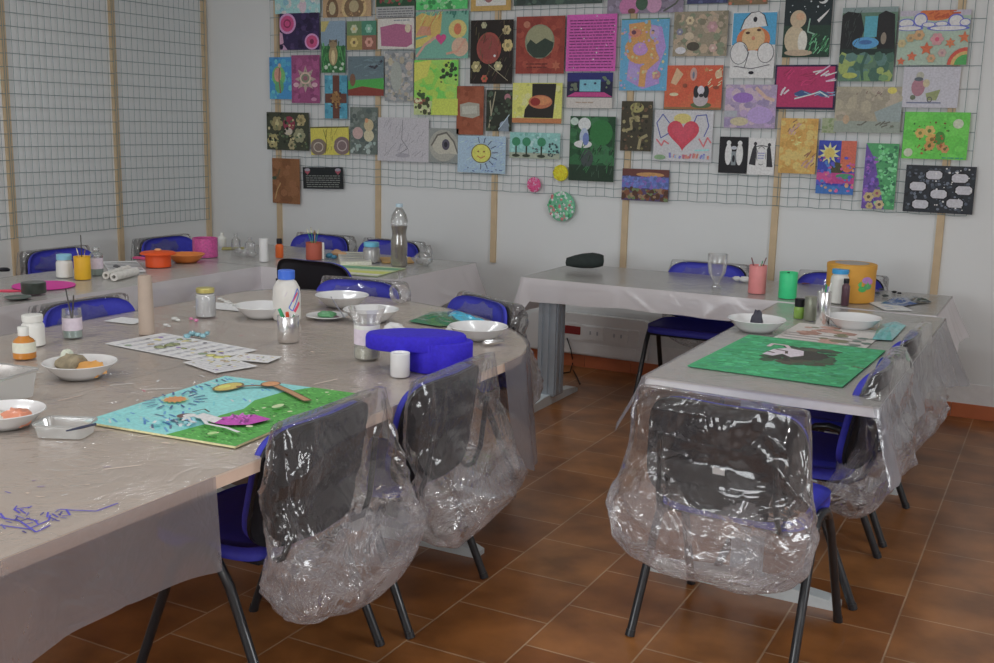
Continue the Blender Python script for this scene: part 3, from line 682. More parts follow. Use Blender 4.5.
jar('amber bottle with white cap and label at the left', 25, 360, 22, 32, AMB, M_WPLA, .26, 'bottle', 'bottle', shape=[(.85, 0), (1, .03), (1, .62), (.85, .8), (.5, .92), (.42, 1)], label_m=mat('cream_label', 'b4a488', .6, var=.15, scale=80))
jar('milky white jar with a screw lid behind the amber bottle', 34, 347, 22, 31, M_WPLA, M_WPLA, .2)
STK = ['dark brush in the pink labelled water glass, leaning left', 'dark brush in the pink labelled water glass, leaning right']
t, p, r, h = jar('water glass with pink label holding two brushes', 73, 339, 19, 29, None, None, glass=M_CLEAR, cat='glass', name='water_glass', fluid=WATER, flh=.3, label_m=PINK, neck=.97)
sticks(t, r, h, [(-.7, -.2, .085, .003, DK, None), (.45, .1, .06, .0035, DK, None)])
tag(MB().lathe([(.031, 0), (.0315, .004), (.027, .228), (.024, .236), (.013, .237), (.012, .22)], 24).build('cardboard_tube', mat('beige_card', '766a60', .7), None, True, spot(147, 335, 16)[0]), 'upright beige cardboard tube on the long table', 'tube')
jar('glass jar of white paste with gold lid', 206, 318, 20, 29, None, GOLD, .14, glass=M_CLEAR, fluid=mat('white_paste', 'a09cac', .4), flh=.93)
bowl('white bowl left of the blue capped glue bottle', 263, 319, 56, 20)
bowl('white bowl behind the green paint plate', 342, 308, 54, 16)
bowl('white bowl with brush, in front of the clear bag', 371, 323, 56, 24)
bowl('white bowl near the rounded table corner', 478, 341, 60, 22)
bowl('small white plate with green paint', 327, 320, 42, 10, [('green_paint', mat('green_paint', '3c6444', .4), (0, 0, .5, .35, .16), 2), ('dark_paint', mat('dark_paint', '3c2c34', .4), (.5, .0, .2, .12, .05), 4)], cat='plate', name='plate', plate=True, grp='white plates')
a = at(345, 318, .765); b_ = at(331, 297, .80)
tag(MB().tube([a, a.lerp(b_, .5), b_], [.002, .003, .0025], 8).build('paintbrush', mat('grey_handle', '5c5c64', .4), None, True), 'grey brush leaning out of the white bowls', 'paintbrush')
# glue bottle
p, r = spot(287, 322, 30); h = hgt(p, 50)
t = empty('glue_bottle', p, 0, 'big white glue bottle with blue cap and slanted red and blue logo', 'bottle')
MB().lathe([(r*.9, 0), (r, .006), (r, h*.5), (r*.94, h*.66), (r*.7, h*.78), (r*.52, h*.82), (r*.52, h*.84)], 32, sx=1, sy=.8).build('body', mat('glue_white', '9a938f', .35), t, True)
MB().lathe([(r*.52, h*.82), (r*.56, h*.83), (r*.56, h*.99), (r*.5, h), (.001, h)], 28, cap=False).build('cap', mat('cap_blue', '2c4ca0', .4), t, True)
def stripe(parent, u0, z0, u1, z1, wd, m, nm, rr):
    b = MB(); n = 10; v = []; dd = math.hypot((u1-u0)*rr, z1-z0); nu_, nz = -(z1-z0)/dd*wd/2/rr, (u1-u0)*rr/dd*wd/2
    for k in range(n+1):
        u, z = u0+(u1-u0)*k/n, z0+(z1-z0)*k/n
        for s in (-1, 1): a_ = u+s*nu_; v.append((rr*1.015*math.cos(a_), rr*.8*1.02*math.sin(a_), z+s*nz))
    b.add(v, [(2*k, 2*k+1, 2*k+3, 2*k+2) for k in range(n)]); b.build(nm, m, parent)
LB, LR = mat('logo_blue', '34508c', .4), mat('logo_red', 'a83448', .4)
ang = math.atan2(-p.y, -p.x)
stripe(t, ang+.05, h*.28, ang+.75, h*.66, .005, LB, 'logo', r); stripe(t, ang+.32, h*.22, ang+.95, h*.58, .005, LB, 'logo', r)
stripe(t, ang+.05, h*.28, ang+.3, h*.22, .004, LB, 'logo', r); stripe(t, ang+.72, h*.66, ang+.95, h*.58, .004, LB, 'logo', r)
stripe(t, ang+.3, h*.4, ang+.75, h*.58, .008, LR, 'logo', r); stripe(t, ang+.45, h*.2, ang+.95, h*.38, .014, LR, 'logo', r)
stripe(t, ang-.25, h*.5, ang-.05, h*.6, .002, mat('logo_grey', '8c848c', .5), 'logo', r)
def can(label, px_, pyb, wpx, hpx, m, items, labs, seed=1, cat='pot', name='pen_pot', nm='paintbrush'):
    global STK
    p, r = spot(px_, pyb, wpx); h = hgt(p, hpx); STK = list(labs)
    t = empty(name, p, 0, label, cat)
    MB().lathe([(r*.96, 0), (r, .003), (r, h-.002), (r*.97, h), (r*.94, h-.002), (r*.94, .004), (.001, .004)], 32, cap=False).build('body', m, t, True)
    MB().tube([(r*math.cos(k*math.pi/12), r*math.sin(k*math.pi/12), h-.002) for k in range(25)], .0016, 6).build('rim', m, t, True)
    sticks(t, r, h, items, seed, nm); return t, p, r, h
can('shiny tin can holding a green and a red marker', 288.5, 343, 22, 26, M_STEEL, [(-1.1, -.3, .03, .0085, GRN, None), (.1, -.3, .02, .0085, RED, None), (-.6, .6, .04, .002, M_WPLA, None)], ['thick green marker leaning in the tin can', 'red capped marker standing in the tin can', 'thin pale stick standing in the tin can'], nm='marker_pen')
# large tumbler with pink label
t, p, r, h = jar('large clear cut bottle with pink label and pebbles inside', 367, 361, 26, 52, None, None, glass=M_CLEAR, cat='glass', name='water_glass', shape=[(.85, 0), (1, .04), (.98, .55), (1.0, .7), (1.3, .9), (1.45, 1)], label_m=None)
MB().lathe([(r*1.01, h*.3), (r*1.01, h*.62)], 28, cap=False).build('label', PINK, t, True); MB().lathe([(r*1.012, h*.6), (r*1.012, h*.68)], 28, cap=False).build('label', M_WPLA, t, True)
MB().lathe([(r*.8, .003), (r*.93, .01), (r*.93, h*.22), (.001, h*.23)], 20).build('contents', mat('pebbles', '8c8878', .5, var=.5, scale=60), t, True)
# blue lobed box
p0 = at(440, 372); base = at(425, 362)
def heart(n, sx, sy): 
    o = []
    for i in range(n):
        t_ = 2*math.pi*i/n; o.append((sx*math.sin(t_)**3*1.0, sy*(13*math.cos(t_)-5*math.cos(2*t_)-2*math.cos(3*t_)-math.cos(4*t_))/16))
    return o
HB = mat('blue_velvet', '1f1480', .75, var=.25, scale=80, bump=.3)
base = at(434, 364)
tb = empty('lobed_box', (at(417, 344, .83).x+.02, at(417, 344, .83).y, ZT), R(27.7), 'deep blue velvet box with two rounded lobes and overhanging lid', 'box')
def lobes(R1, d, n=28):
    """outline of two overlapping discs, blended at the waist"""
    pts = []
    for i in range(2*n):
        a = 2*math.pi*i/(2*n); pts.append((math.cos(a)*(R1+d*abs(math.cos(a))**1.2), math.sin(a)*R1*(1-.16*math.exp(-(math.cos(a)/.3)**2))))
    return pts
def rounded_slab(name, out, z0, z1, r, T):
    b = MB(); n = len(out); v = []; f = []
    prof = [(0, z0)]+[(0, z0)]+[(-r*(1-math.sin(k*math.pi/8)), z1-r+r*(1-math.cos(k*math.pi/8)) if False else z1-r*math.cos(0)*(1-math.sin(k*math.pi/8))) for k in range(0)]
    rings = [(1-.03, z0), (1, z0+.004), (1, z1-r), (1-.02, z1-r*.35), (1-.06, z1-r*.05), (1-.12, z1), (.5, z1+.002)]
    for s_, z in rings: v += [(x*s_, y*s_, z) for x, y in out]
    for i in range(len(rings)-1):
        for k in range(n): f.append((i*n+k, i*n+(k+1) % n, (i+1)*n+(k+1) % n, (i+1)*n+k))
    f.append(tuple(range(n-1, -1, -1))); f.append(tuple((len(rings)-1)*n+k for k in range(n)))
    b.add(v, f, T); return b.build(name, HB, tb, 'all')
rounded_slab('box_body', lobes(.1, .02), 0, .105, .004, Matrix.Translation((.062, -.004, 0)))
rounded_slab('lid', lobes(.105, .075), 0, .056, .02, Matrix.Translation((-.02, 0, .073)))
jar('small white pot in front of the blue lobed box', 400, 378, 20, 24, M_WHITE, None, neck=1, cat='pot', name='small_pot', shape=[(.9, 0), (1, .05), (1, .98), (.95, 1), (.9, .9), (.01, .9)])
# loose bits
def blobs(name, label, cat, pts, m, grp=None, h=.02, jit=.5):
    b = MB(); c = at(*pts[0][:2])
    for i, (x, y, s) in enumerate(pts):
        q = at(x, y)-c; b.ball((q.x, q.y, s*h/.02*.5), s*1.25, s*1.05, s*h/.02*.5, 9, 6, jit, i+int(x))
    return tag(b.build(name, m, None, 'all', c), label, cat, grp)
TIS = mat('tissue_white', 'b8b4ba', .8)
for (pts, lab) in (([(388, 332, .02), (392, 330, .022), (396, 331, .022), (400, 333, .018)], 'crumpled white tissue behind the blue lobed box'), ([(451, 332, .018), (455, 331, .02), (459, 332, .018)], 'crumpled white tissue at the right lobe of the lobed box')):
    blobs('tissue', lab, 'tissue', pts, TIS, 'crumpled tissues', .03)
SHELL = mat('shell_cream', 'a89c8c', .5, var=.3)
for i, (x, y, s, m, lab) in enumerate([(166, 326, .011, TIS, 'pale shell left of the paste jar, nearer'), (175, 320, .014, SHELL, 'cream shell left of the paste jar, farther'), (220, 300, .012, SHELL, 'cream shell behind the paste jar, leftmost'), (227, 303, .014, SHELL, 'tan shell behind the paste jar, in the middle'), (235, 306, .012, SHELL, 'cream shell behind the paste jar, rightmost')]):
    blobs('seashell', lab, 'shell', [(x, y, s), (x+3, y+1, s*.7)], m, 'shells on the long table', .018)
blobs('bead_packet', 'clear packet of blue beads in front of the paste jar', 'packet', [(187, 338, .012), (192, 336, .013), (198, 337, .012), (203, 338, .012), (207, 335, .01)], mat('blue_beads', '5c7c94', .2, var=.6, scale=120, coat=.8), None, .03)
blobs('paint_pot', 'tiny pink capped paint pot by the bead packet', 'pot', [(196, 322, .009), (191, 320, .008)], mat('pink_cap', 'a85c78', .4), None, .03)
CUT, CUY = mat('cutouts', '5c6048', .7, var=.9, scale=40), mat('cutouts_yellow', '94884c', .7, var=.7, scale=40)
for i, (x, y, r_) in enumerate([(176, 345, .016), (180, 340, .012), (170, 346, .02), (160, 348, .018), (184, 349, .01)]):
    blobs('paper_cutout', 'dark and green paper cutout heaped on the large printed sheet', 'paper cutout', [(x, y, r_)], CUT, 'green cutouts on the printed sheet', .01)
for i, (x, y, r_) in enumerate([(211, 356, .016), (219, 358, .018), (227, 357, .013)]):
    blobs('paper_cutout', 'yellow and brown paper cutout on the small printed sheet', 'paper cutout', [(x, y, r_)], CUY, 'yellow cutouts on the printed sheet', .008)
txt = [('t', .05, .05, .95, .95, 8, '8c8c90'), ('d', .1, .1, .9, .9, 16, .05, ['7c7858', '9c9058', '5c6c54', '84745c']), ('d', .1, .1, .9, .9, 8, .03, ['3c3c44', '70508c'])]
board('printed paper sheet with flower cutouts beside the cardboard tube', [(187, 365), (244, 352), (176, 331), (119, 341)], txt, 'a8a8b0', 'a8a8b0', .0015, 'paper_sheet', 'paper', seed=3)
board('small printed paper sheet in front of the larger one', [(205, 373), (250, 368), (232, 354), (193, 362)], txt, 'a4a8ac', 'a4a8ac', .001, 'paper_sheet', 'paper', z=ZT+.002, seed=4)
board('narrow strip of printed paper pointing right', [(232, 360), (274, 362), (276, 357), (236, 352)], txt[1:], 'a0a098', 'a0a098', .001, 'paper_sheet', 'paper', z=ZT+.0035, seed=6)
board('white paper under the shells behind the paste jar', [(225, 313), (246, 308), (225, 300), (208, 305)], [], 'a09c9c', 'a09c9c', .001, 'paper_sheet', 'paper', seed=7)
board('scrap of white paper near the left chair', [(120, 326), (140, 321), (132, 316), (116, 319)], [], 'a49c98', 'a49c98', .001, 'paper_sheet', 'paper', seed=8)
def wrap(label, pts, m, name='plastic_wrap'):
    b = MB(); c = at(*pts[0]); rnd = random.Random(int(pts[0][0])); P = [at(x, y)-c for x, y in pts]; ctr = sum(P, Vector())/len(P); v = []; n = len(P)*3
    ring = []
    for i in range(len(P)):
        a_, b2 = P[i], P[(i+1) % len(P)]
        for k in range(3): ring.append(a_.lerp(b2, k/3))
    for q, s in enumerate((1, .75, .5, .25)):
        for P_ in ring: w_ = ctr+(P_-ctr)*s; v.append((w_.x, w_.y, .002+(1-s)*.014+rnd.uniform(0, .008)*(1 if s < 1 else .2)))
    v.append((ctr.x, ctr.y, .018)); f = []
    for q in range(3):
        for k in range(n): f.append((q*n+k, q*n+(k+1) % n, (q+1)*n+(k+1) % n, (q+1)*n+k))
    for k in range(n): f.append((3*n+k, 3*n+(k+1) % n, 4*n))
    b.add(v, f); return tag(b.build(name, m, None, False, c+Vector((0, 0, 0))), label, 'wrapper')
wrap('dark green plastic wrapper by the blue chair', [(408, 322), (432, 312), (452, 312), (468, 325), (440, 327)], mat('green_wrap', '1c4c34', .25, coat=.6))
wrap('turquoise plastic wrapper right of the green one', [(440, 318), (454, 311), (476, 318), (488, 323), (466, 325)], mat('blue_wrap', '2c7c9c', .25, coat=.6))
a, b_ = at(483, 343, .757), at(505, 341, .757)
tag(MB().tube([a, a.lerp(b_, .15), a.lerp(b_, .8), b_], [.008, .012, .011, .002], 12).build('paint_tube', M_STEEL, None, True), 'silver paint tube at the rounded table corner', 'tube')
bg_ = at(400, 303); b = MB(); b.ball((0, 0, .05), .055, .04, .05, 22, 12, .25, 5); b.tube([(0, 0, .09), (.002, 0, .12), (.004, 0, .15)], [.012, .006, .015], 8)
tag(b.build('clear_bag', M_BAG, None, 'all', bg_), 'knotted clear plastic bag standing at the far edge of the long table', 'plastic bag')
# --- table along the left wall
tag(MB().lathe([(.15, 0), (.152, .003), (.15, .006), (.001, .006)], 48, cap=True).build('round_mat', mat('magenta_felt', '8c2868', .7), None, True, at(44, 286)), 'flat magenta disc on the table along the left wall', 'disc')
tag(MB().lathe([(.056, 0), (.058, .004), (.058, .05), (.055, .053), (.001, .053)], 32).build('round_tin', mat('black_lacquer', '202420', .3, coat=.4), None, True, at(34, 294)+Vector((-.0, .0, .006))), 'black round tin standing on the magenta disc', 'tin')
t = bowl('dark saucer with paint and a red handled brush', 18, 300, 26, 8, cat='saucer', name='saucer', plate=True, grp=None); t.children[0].data = t.children[0].data.copy(); t.children[0].data.materials[0] = mat('dark_dish', '3c4440', .3)
a, b_ = at(-6, 291, .775), at(24, 291, .762)
tag(MB().tube([a, a.lerp(b_, .5), b_], [.006, .008, .004], 8).build('paintbrush', mat('red_handle', '9c3044', .4), None, True), 'red handled brush at the left picture edge', 'paintbrush')
tag(MB().lathe([(.03, 0), (.032, .01), (.02, .018), (.001, .02)], 20).build('small_dish', M_BLACK, None, True, at(4, 271)), 'small black dish by the wall batten at the left edge', 'dish')
jar('white jar with blue lid left of the yellow cup', 65, 278, 16, 23, M_WPLA, mat('pale_blue_lid', '5c84a0', .4), .22, grp=None)
can('yellow cup of brushes on the left wall table', 83, 280, 16, 23, YEL, [(-.9, 0, .02, .002, TAN, BRI2), (-.5, .4, .03, .002, M_WPLA, None), (.1, .5, .02, .002, TAN, BRI), (.2, -.2, .12, .003, DK, None)], ['tan brush leaning left in the yellow cup', 'white stick in the yellow cup', 'short tan brush in the yellow cup', 'long black brush rising from the yellow cup'], cat='cup', name='cup')
jar('small clear bottle with pink label right of the yellow cup', 97, 276, 13, 28, None, M_CLEAR, .12, glass=M_CLEAR, cat='bottle', name='bottle', fluid=WATER, flh=.3, label_m=PINK, neck=.5)
def roll(label, p0, p1, r, m, name='paper_roll'):
    a, b2 = at(*p0), at(*p1); a.z = b2.z = ZT+r; d = b2-a; b = MB(); b.tube([a, b2], r, 16, cap=False); b.tube([b2, a], r*.45, 12, cap=False)
    for q, s in ((a, 1), (b2, -1)):
        dn = d.normalized(); x = Vector((-dn.y, dn.x, 0)); v = []
        for k in range(16):
            t_ = 2*math.pi*k/16; o_ = x*math.cos(t_)+Vector((0, 0, 1))*math.sin(t_); v += [q+o_*r, q+o_*r*.45]
        b.add(v, [(2*k, (2*k+2) % 32, (2*k+3) % 32, 2*k+1) for k in range(16)])
    return tag(b.build(name, m, None, True), label, 'roll', 'newspaper rolls')
NEWS = mat('newsprint', '8c8a86', .8, var=.25, scale=50)
roll('newspaper roll on the left wall table, nearer one', (114, 281), (136, 275), .022, NEWS); roll('newspaper roll on the left wall table, behind the nearer one', (106, 279), (128, 272), .02, NEWS)
board('newspaper sheet under the rolls by the orange tin', [(106, 272), (142, 272), (140, 260), (106, 262)], [('t', .05, .1, .95, .9, 6, '5c5c60'), ('e', .3, .5, .1, .15, '38383c')], '98989c', '98989c', .002, 'paper_sheet', 'paper', seed=11)
p, r = spot(158.5, 268, 25); h = hgt(p, 18); t = empty('round_tin', p, 0, 'bright orange round tin with a wide brim lid', 'tin'); OR = mat('orange_paint_tin', '98340e', .5)
MB().lathe([(r*.95, 0), (r, .003), (r, h*.7), (r*.98, h*.72)], 32).build('body', OR, t, True); MB().lathe([(r*1.05, h*.68), (r*1.4, h*.7), (r*1.42, h*.75), (r*1.3, h*.82), (r*.4, h*.86), (.001, h*.87)], 32, cap=False).build('lid', OR, t, True)
MB().lathe([(r*.2, h*.86), (r*.3, h*.93), (r*.2, h), (.001, h*1.01)], 14, cap=False).build('knob', mat('orange_knob', 'a06c4c', .5), t, True)
bowl('bronze brown dish between the orange tin and pink jar', 186, 263, 38, 12, cat='dish', name='round_dish', grp=None); bpy.data.objects['round_dish'].children[0].data.materials[0] = mat('bronze_paint', '94582c', .35, metal=.2)
tag(MB().box(-.055, -.02, 0, .055, .02, .012).build('gift_box', mat('pink_box', '983858', .5), None, loc=at(142, 259), rz=.1), 'flat crimson box behind the orange tin', 'box')
tag(MB().box(-.06, -.02, 0, .06, .02, .03).build('gift_box', mat('yellow_box', '988420', .5), None, loc=at(188, 257), rz=.1), 'flat yellow box behind the bronze dish', 'box')
can('glittery pink pot with magenta rim near the room corner', 205.5, 258, 25, 19, mat('glitter_pink', '8a3460', .35, var=.6, scale=90, coat=.5), [], [], cat='pot', name='pot')
# --- far table
for i, (x, y, w_, h_, m, lab) in enumerate([(222, 247, 9, 14, SAND, 'small cream bottle beyond the pink pot'), (236, 250, 9, 16, M_CLEAR, 'small clear bottle left on the far table'), (250, 252, 10, 14, M_CLEAR, 'low clear glass in the middle of the far table clutter'), (264, 262, 9, 23, mat('candle_white', '98989a', .5), 'tall white candle on the far table')]):
    jar(lab, x, y, w_, h_, m, None, cat='candle' if i == 3 else 'bottle', name='candle' if i == 3 else 'bottle', shape=[(.9, 0), (1, .03), (1, 1)] if i == 3 else [(.9, 0), (1, .05), (1, .6), (.4, .8), (.4, 1)], glass=m if m is M_CLEAR else None)
blobs('clear_wrap', 'crumpled clear wrap between candle and bottles', 'wrapper', [(244, 256, .03), (252, 257, .03), (238, 254, .025)], M_CLEAR, None, .03)
board('olive ruler lying behind the pink pot', [(222, 249), (244, 249), (244, 247), (222, 247)], [], '7c7438', '7c7438', .004, 'ruler', 'ruler', seed=12)
jar('little orange bottle with black cap by the batten', 279.5, 258, 8, 19, mat('orange_bottle', '94441c', .4), M_BLACK, .25, cat='bottle', name='bottle', neck=.6)
can('reddish clay pot full of brushes on the far table', 314, 260, 16, 17, mat('clay_pot', '74382c', .6), [(-1.1, 0, .06, .0025, GRN, BRI2), (-.7, .3, .07, .0025, DK, BRI), (-.3, -.2, .065, .0025, GRN, BRI2), (.0, .3, .05, .003, TAN, BRI), (.3, -.3, .055, .003, DK, BRI), (.7, .1, .06, .0025, GRN, BRI2)],
    ['green brush leaning far left in the clay pot', 'dark brush second from left in the clay pot', 'green brush left of centre in the clay pot', 'tan brush at the centre of the clay pot', 'dark brush right of centre in the clay pot', 'green brush leaning right in the clay pot'])
tag(MB().lathe([(.0085, 0), (.0085, .1), (.006, .105), (.001, .105)], 12).build('glue_stick', M_WPLA, None, True, at(323, 259)), 'thin white glue stick beside the clay pot', 'glue stick')
for i, (x, y, s, m, lab, nm, ct) in enumerate([(329, 258, .022, mat('teal_cloth', '2c5468', .7), 'teal cloth scrap right of the clay pot', 'cloth_scrap', 'cloth'), (337, 256, .03, mat('tan_paper', '846850', .8), 'crumpled brown paper right of the clay pot', 'crumpled_paper', 'paper')]):
    blobs(nm, lab, ct, [(x, y, s), (x+5, y+1, s*.8)], m, None, .028)
board('white book of papers on the far table behind the green painting', [(338, 262), (372, 262), (366, 252), (340, 252)], [('t', .05, .1, .9, .9, 5, '84848c')], '9c988c', '9c988c', .02, 'paper_stack', 'paper', seed=13)
jar('frosted jar with pale blue lid left of the tall bottle', 371.5, 263, 17, 20, M_MILKY, mat('aqua_lid', '4c8098', .4), .2, fluid=mat('pale_water', 'a0a49c', .3), flh=.7)
board('ochre card between the frosted jar and the tall bottle', [(380, 262), (412, 262), (412, 257), (382, 257)], [], '8c6c34', '8c6c34', .008, 'card', 'card', seed=15)
board('yellow and lime green painting lying on the far table', [(318, 272), (385, 276), (398, 268), (338, 263)], [('p', [(0, .5), (.5, .6), (1, .5), (1, .8), (0, .9)], '94ac3c'), ('p', [(0, .2), (1, .1), (1, .35), (0, .45)], '4c7c5c'), ('r', 0, .82, 1, 1, 'a8a88c')], '909c78', '8c9c6c', .004, seed=14)
# tall plastic bottle
p, r = spot(399, 268, 17); h = hgt(p, 63)
t = empty('water_bottle', p, 0, 'tall clear plastic bottle half full of brown water', 'bottle')
sh = [(.8, 0), (.98, .03), (1, .1), (.96, .2), (1, .3), (.98, .42), (.84, .5), (.85, .56), (1, .66), (1.02, .74), (.85, .83), (.45, .92), (.36, .93), (.36, .985)]
MB().lathe([(a_*r, z_*h) for a_, z_ in sh], 28, cap=False).build('body', M_CLEAR, t, True)
MB().lathe([(a_*r*.95, max(.003, z_*h)) for a_, z_ in sh if z_ < .67]+[(.001, .665*h)], 28).build('contents', mat('brown_water', '5c5448', .15, coat=.6), t, True)
MB().lathe([(r*.42, h*.95), (r*.42, h*1.0), (.001, h*1.0)], 18).build('cap', mat('cap_grey', '7c8c98', .4), t, True)
p = at(424, 265); b = MB(); b.ball((0, 0, .04), .06, .04, .04, 20, 10, .35, 8); b.ball((.03, .0, .085), .03, .02, .04, 14, 8, .3, 4)
tag(b.build('clear_wrap', M_CLEAR, None, 'all', p), 'crumpled clear plastic right of the tall bottle', 'wrapper')
# --- back desk
p = at(584, 270); b = MB()
prof = [(-.115, .01, .0), (-.11, .035, .03), (-.06, .055, .045), (-.01, .08, .055), (.05, .09, .058), (.09, .085, .05), (.115, .05, .04), (.12, .01, .0)]
v = []; f = []; n = 16
for (x, ry, rz_) in prof:
    for k in range(n):
        a_ = 2*math.pi*k/n; v.append((x, ry*math.cos(a_)*.6, .05*(1+x*1.6)+max(-.05*(1+x*1.6)+.001, (rz_*.95)*math.sin(a_)*(1 if math.sin(a_) > 0 else .75))))
for i in range(len(prof)-1):
    for k in range(n): k2 = (k+1) % n; f.append((i*n+k, i*n+k2, (i+1)*n+k2, (i+1)*n+k))
f += [tuple(range(n-1, -1, -1)), tuple((len(prof)-1)*n+k for k in range(n))]
b.add(v, f); o = b.build('cap', mat('black_felt', '1a1f1e', .9, var=.3), None, 'all', p, R(14)); tag(o, 'soft black cap lying on the grey desk', 'cap')
t, p, r, h = jar('tall clear drinking glass on the grey desk', 716, 289, 20, 34, M_CLEAR, None, cat='glass', name='drinking_glass', glass=M_CLEAR, shape=[(.5, 0), (.55, .02), (.3, .12), (.3, .2), (.85, .45), (1, .8), (1, 1)])
blobs('tissue', 'crumpled tissue left of the coral cup', 'tissue', [(737, 281, .022), (744, 282, .026)], TIS, 'crumpled tissues', .025)
can('coral red cup of pencils on the grey desk', 756.5, 294, 17.5, 28, mat('coral_plastic', 'b45c5c', .45), [(-1.1, 0, .045, .004, mat('maroon_handle', '4c2c30', .4), None), (.1, .3, .012, .005, M_WPLA, None), (.5, .4, .03, .003, GRN, None), (1.1, 0, .05, .003, mat('maroon_handle', '4c2c30'), None)], ['dark pencil leaning left in the coral cup', 'white pen in the coral cup', 'green pencil in the coral cup', 'dark pencil leaning right in the coral cup'], cat='cup', name='cup', nm='pencil')
t, p, r, h = can('green cup with a brown flower motif on the grey desk', 787, 299, 18, 26, mat('green_cup', '288c5c', .45), [(-.1, .2, .006, .008, M_BLACK, None)], ['black capped marker in the green cup'], cat='cup', name='cup', nm='marker_pen')
stripe(t, math.atan2(-p.y, -p.x)+.1, h*.5, math.atan2(-p.y, -p.x)+.7, h*.52, .018, mat('motif_brown', '5c4c34', .6), 'motif', r*1.0)
blobs('sharpener', 'tiny maroon sharpener right of the green cup', 'sharpener', [(804, 284, .012), (808, 284, .01)], mat('maroon_handle', '4c2c30'), None, .014)
p, r = spot(849, 303, 48); h = hgt(p, 37); t = empty('round_box', p, 0, 'large ochre round box with green and purple flower motif', 'box')
OC = mat('ochre_card', '9c6c2c', .6, var=.15, scale=12)
MB().lathe([(r*.98, 0), (r, .003), (r, h*.93)], 40).build('body', OC, t, True); MB().lathe([(r*1.02, h*.86), (r*1.02, h*.985), (r*.98, h), (.001, h)], 40, cap=False).build('lid', OC, t, True)
MB().lathe([(r*.7, h+.0005), (r*.7, h+.002), (.001, h+.002)], 24).build('lid_inlay', mat('inlay_grey', '74706c', .6, var=.3, scale=40), t)
a0 = math.atan2(-p.y, -p.x)
for (du, dz, s, c_, seed) in ((.55, .5, .02, '3c7c44', 1), (.68, .62, .018, '7c5c8c', 2), (.82, .58, .016, '845c84', 3), (.5, .38, .015, '34743c', 4), (.75, .45, .016, '3c6c4c', 5)):
    b = MB(); a_ = a0+du; b.add([(r*1.012*math.cos(a_+s*1.6/r*math.cos(k*.785)), r*1.012*math.sin(a_+s*1.6/r*math.cos(k*.785)), h*dz+s*math.sin(k*.785)) for k in range(8)], [tuple(range(8))]); b.build('motif', mat('motif_'+c_, c_, .6), t)
jar('white jar with bright blue lid in front of the ochre box', 838, 304, 18, 34, M_WPLA, mat('bright_blue_lid', '2c6cb0', .4), .12)
jar('slim dark brown bottle in front of the ochre box', 844.5, 306, 8, 27, mat('brown_glass', '38242c', .3, coat=.5), M_BLACK, .15, cat='bottle', name='bottle', neck=.6)
blobs('paint_pots', 'dark little objects right of the ochre box, at its foot', 'clutter', [(877, 294, .012), (885, 297, .014), (881, 290, .01)], mat('dark_bits', '2c3030', .4, var=.5), None, .02)
blobs('plastic_clip', 'black clip behind the blue wrapper on the desk', 'clip', [(894, 293, .012), (899, 294, .01)], M_BLACK, None, .02)
wrap('navy blue plastic wrapper on the grey desk', [(880, 304), (893, 298), (908, 298), (918, 304), (902, 307)], mat('navy_wrap', '283c60', .25, coat=.5))
wrap('black plastic wrapper right of the navy one', [(902, 301), (912, 297), (926, 299), (932, 303), (916, 304)], mat('black_wrap', '1c2424', .25, coat=.6))
board('crumpled white paper with pink print at the desk end', [(872, 309), (900, 309), (905, 303), (880, 302)], [('s', .1, .1, .9, .9, 14, .2, .05, ['5c6c8c', '949cac'], 20)], '989ca0', '989ca0', .004, 'paper_sheet', 'paper', seed=17)
# --- small table
board('green painted board with a small pink shape on the small table', [(692, 366), (848, 387), (881, 350), (745, 334)],
      [('d', .03, .03, .97, .97, 420, .03, ['1c7c4c', '1a7244', '248c58', '207450', '22825a']), ('s', .04, .04, .94, .96, 90, .08, .008, ['166840', '2a9060'], 30), ('d', .35, .2, .75, .65, 90, .05, ['24382c', '2c4430', '3c3c30']), ('d', .4, .3, .66, .6, 40, .05, ['2c2c28']),
       ('p', [(.3, .5), (.32, .34), (.4, .26), (.52, .3), (.56, .42), (.5, .5), (.42, .44), (.38, .52)], 'b89098'), ('l', [(.26, .28), (.26, .2), (.36, .2), (.4, .26)], .03, 'b0888c'), ('l', [(.34, .34), (.42, .36), (.44, .42)], .02, '3c3430'), ('l', [(.3, .42), (.36, .44)], .02, '3c3430')],
      '1c7c4c', '1c7048', .004, seed=21)
bowl('white bowl with a dark scrap inside, left on the small table', 756, 333, 58, 20, [('dark_scrap', mat('dark_scrap', '24242c', .5), (0, .0, .2, .14, .4), 3)])
bowl('white bowl right of the pen pot on the small table', 853, 330, 54, 22)
jar('small green nail varnish jar with black lid', 798.5, 319, 10.5, 20, mat('green_glass', '5c7834', .2, coat=.8), M_BLACK, .38, neck=.8)
t, p, r, h = can('shiny metal pot with pens and brushes on the small table', 822, 326, 14, 34, M_STEEL, [(-.5, 0, .02, .003, M_WPLA, None), (.6, .2, .03, .0055, mat('purple_pen', '6c64a8', .4), None), (1.1, 0, .05, .005, M_WPLA, None), (.3, -.3, .04, .004, GRN, None)], ['thin white pen in the shiny metal pot', 'purple pen in the shiny metal pot', 'white pen leaning right from the shiny metal pot', 'green pen in the shiny metal pot'], nm='marker_pen')
jar('dull metal tin beside the shiny pot', 810, 321, 13, 24, mat('dull_tin', '6c6e64', .35, metal=.6), None, neck=1, cat='tin', name='tin')
board('newspaper sheet under the pens on the small table', [(770, 340), (868, 350), (882, 332), (800, 322)], [('t', .05, .5, .9, .95, 4, '746c6c'), ('d', .1, .1, .8, .8, 20, .1, ['7c5c50', '8c6c60', '5c5c44']), ('d', .8, .3, .98, .9, 6, .05, ['4c5c54'])], '94908c', '94908c', .001, 'paper_sheet', 'paper', seed=23)
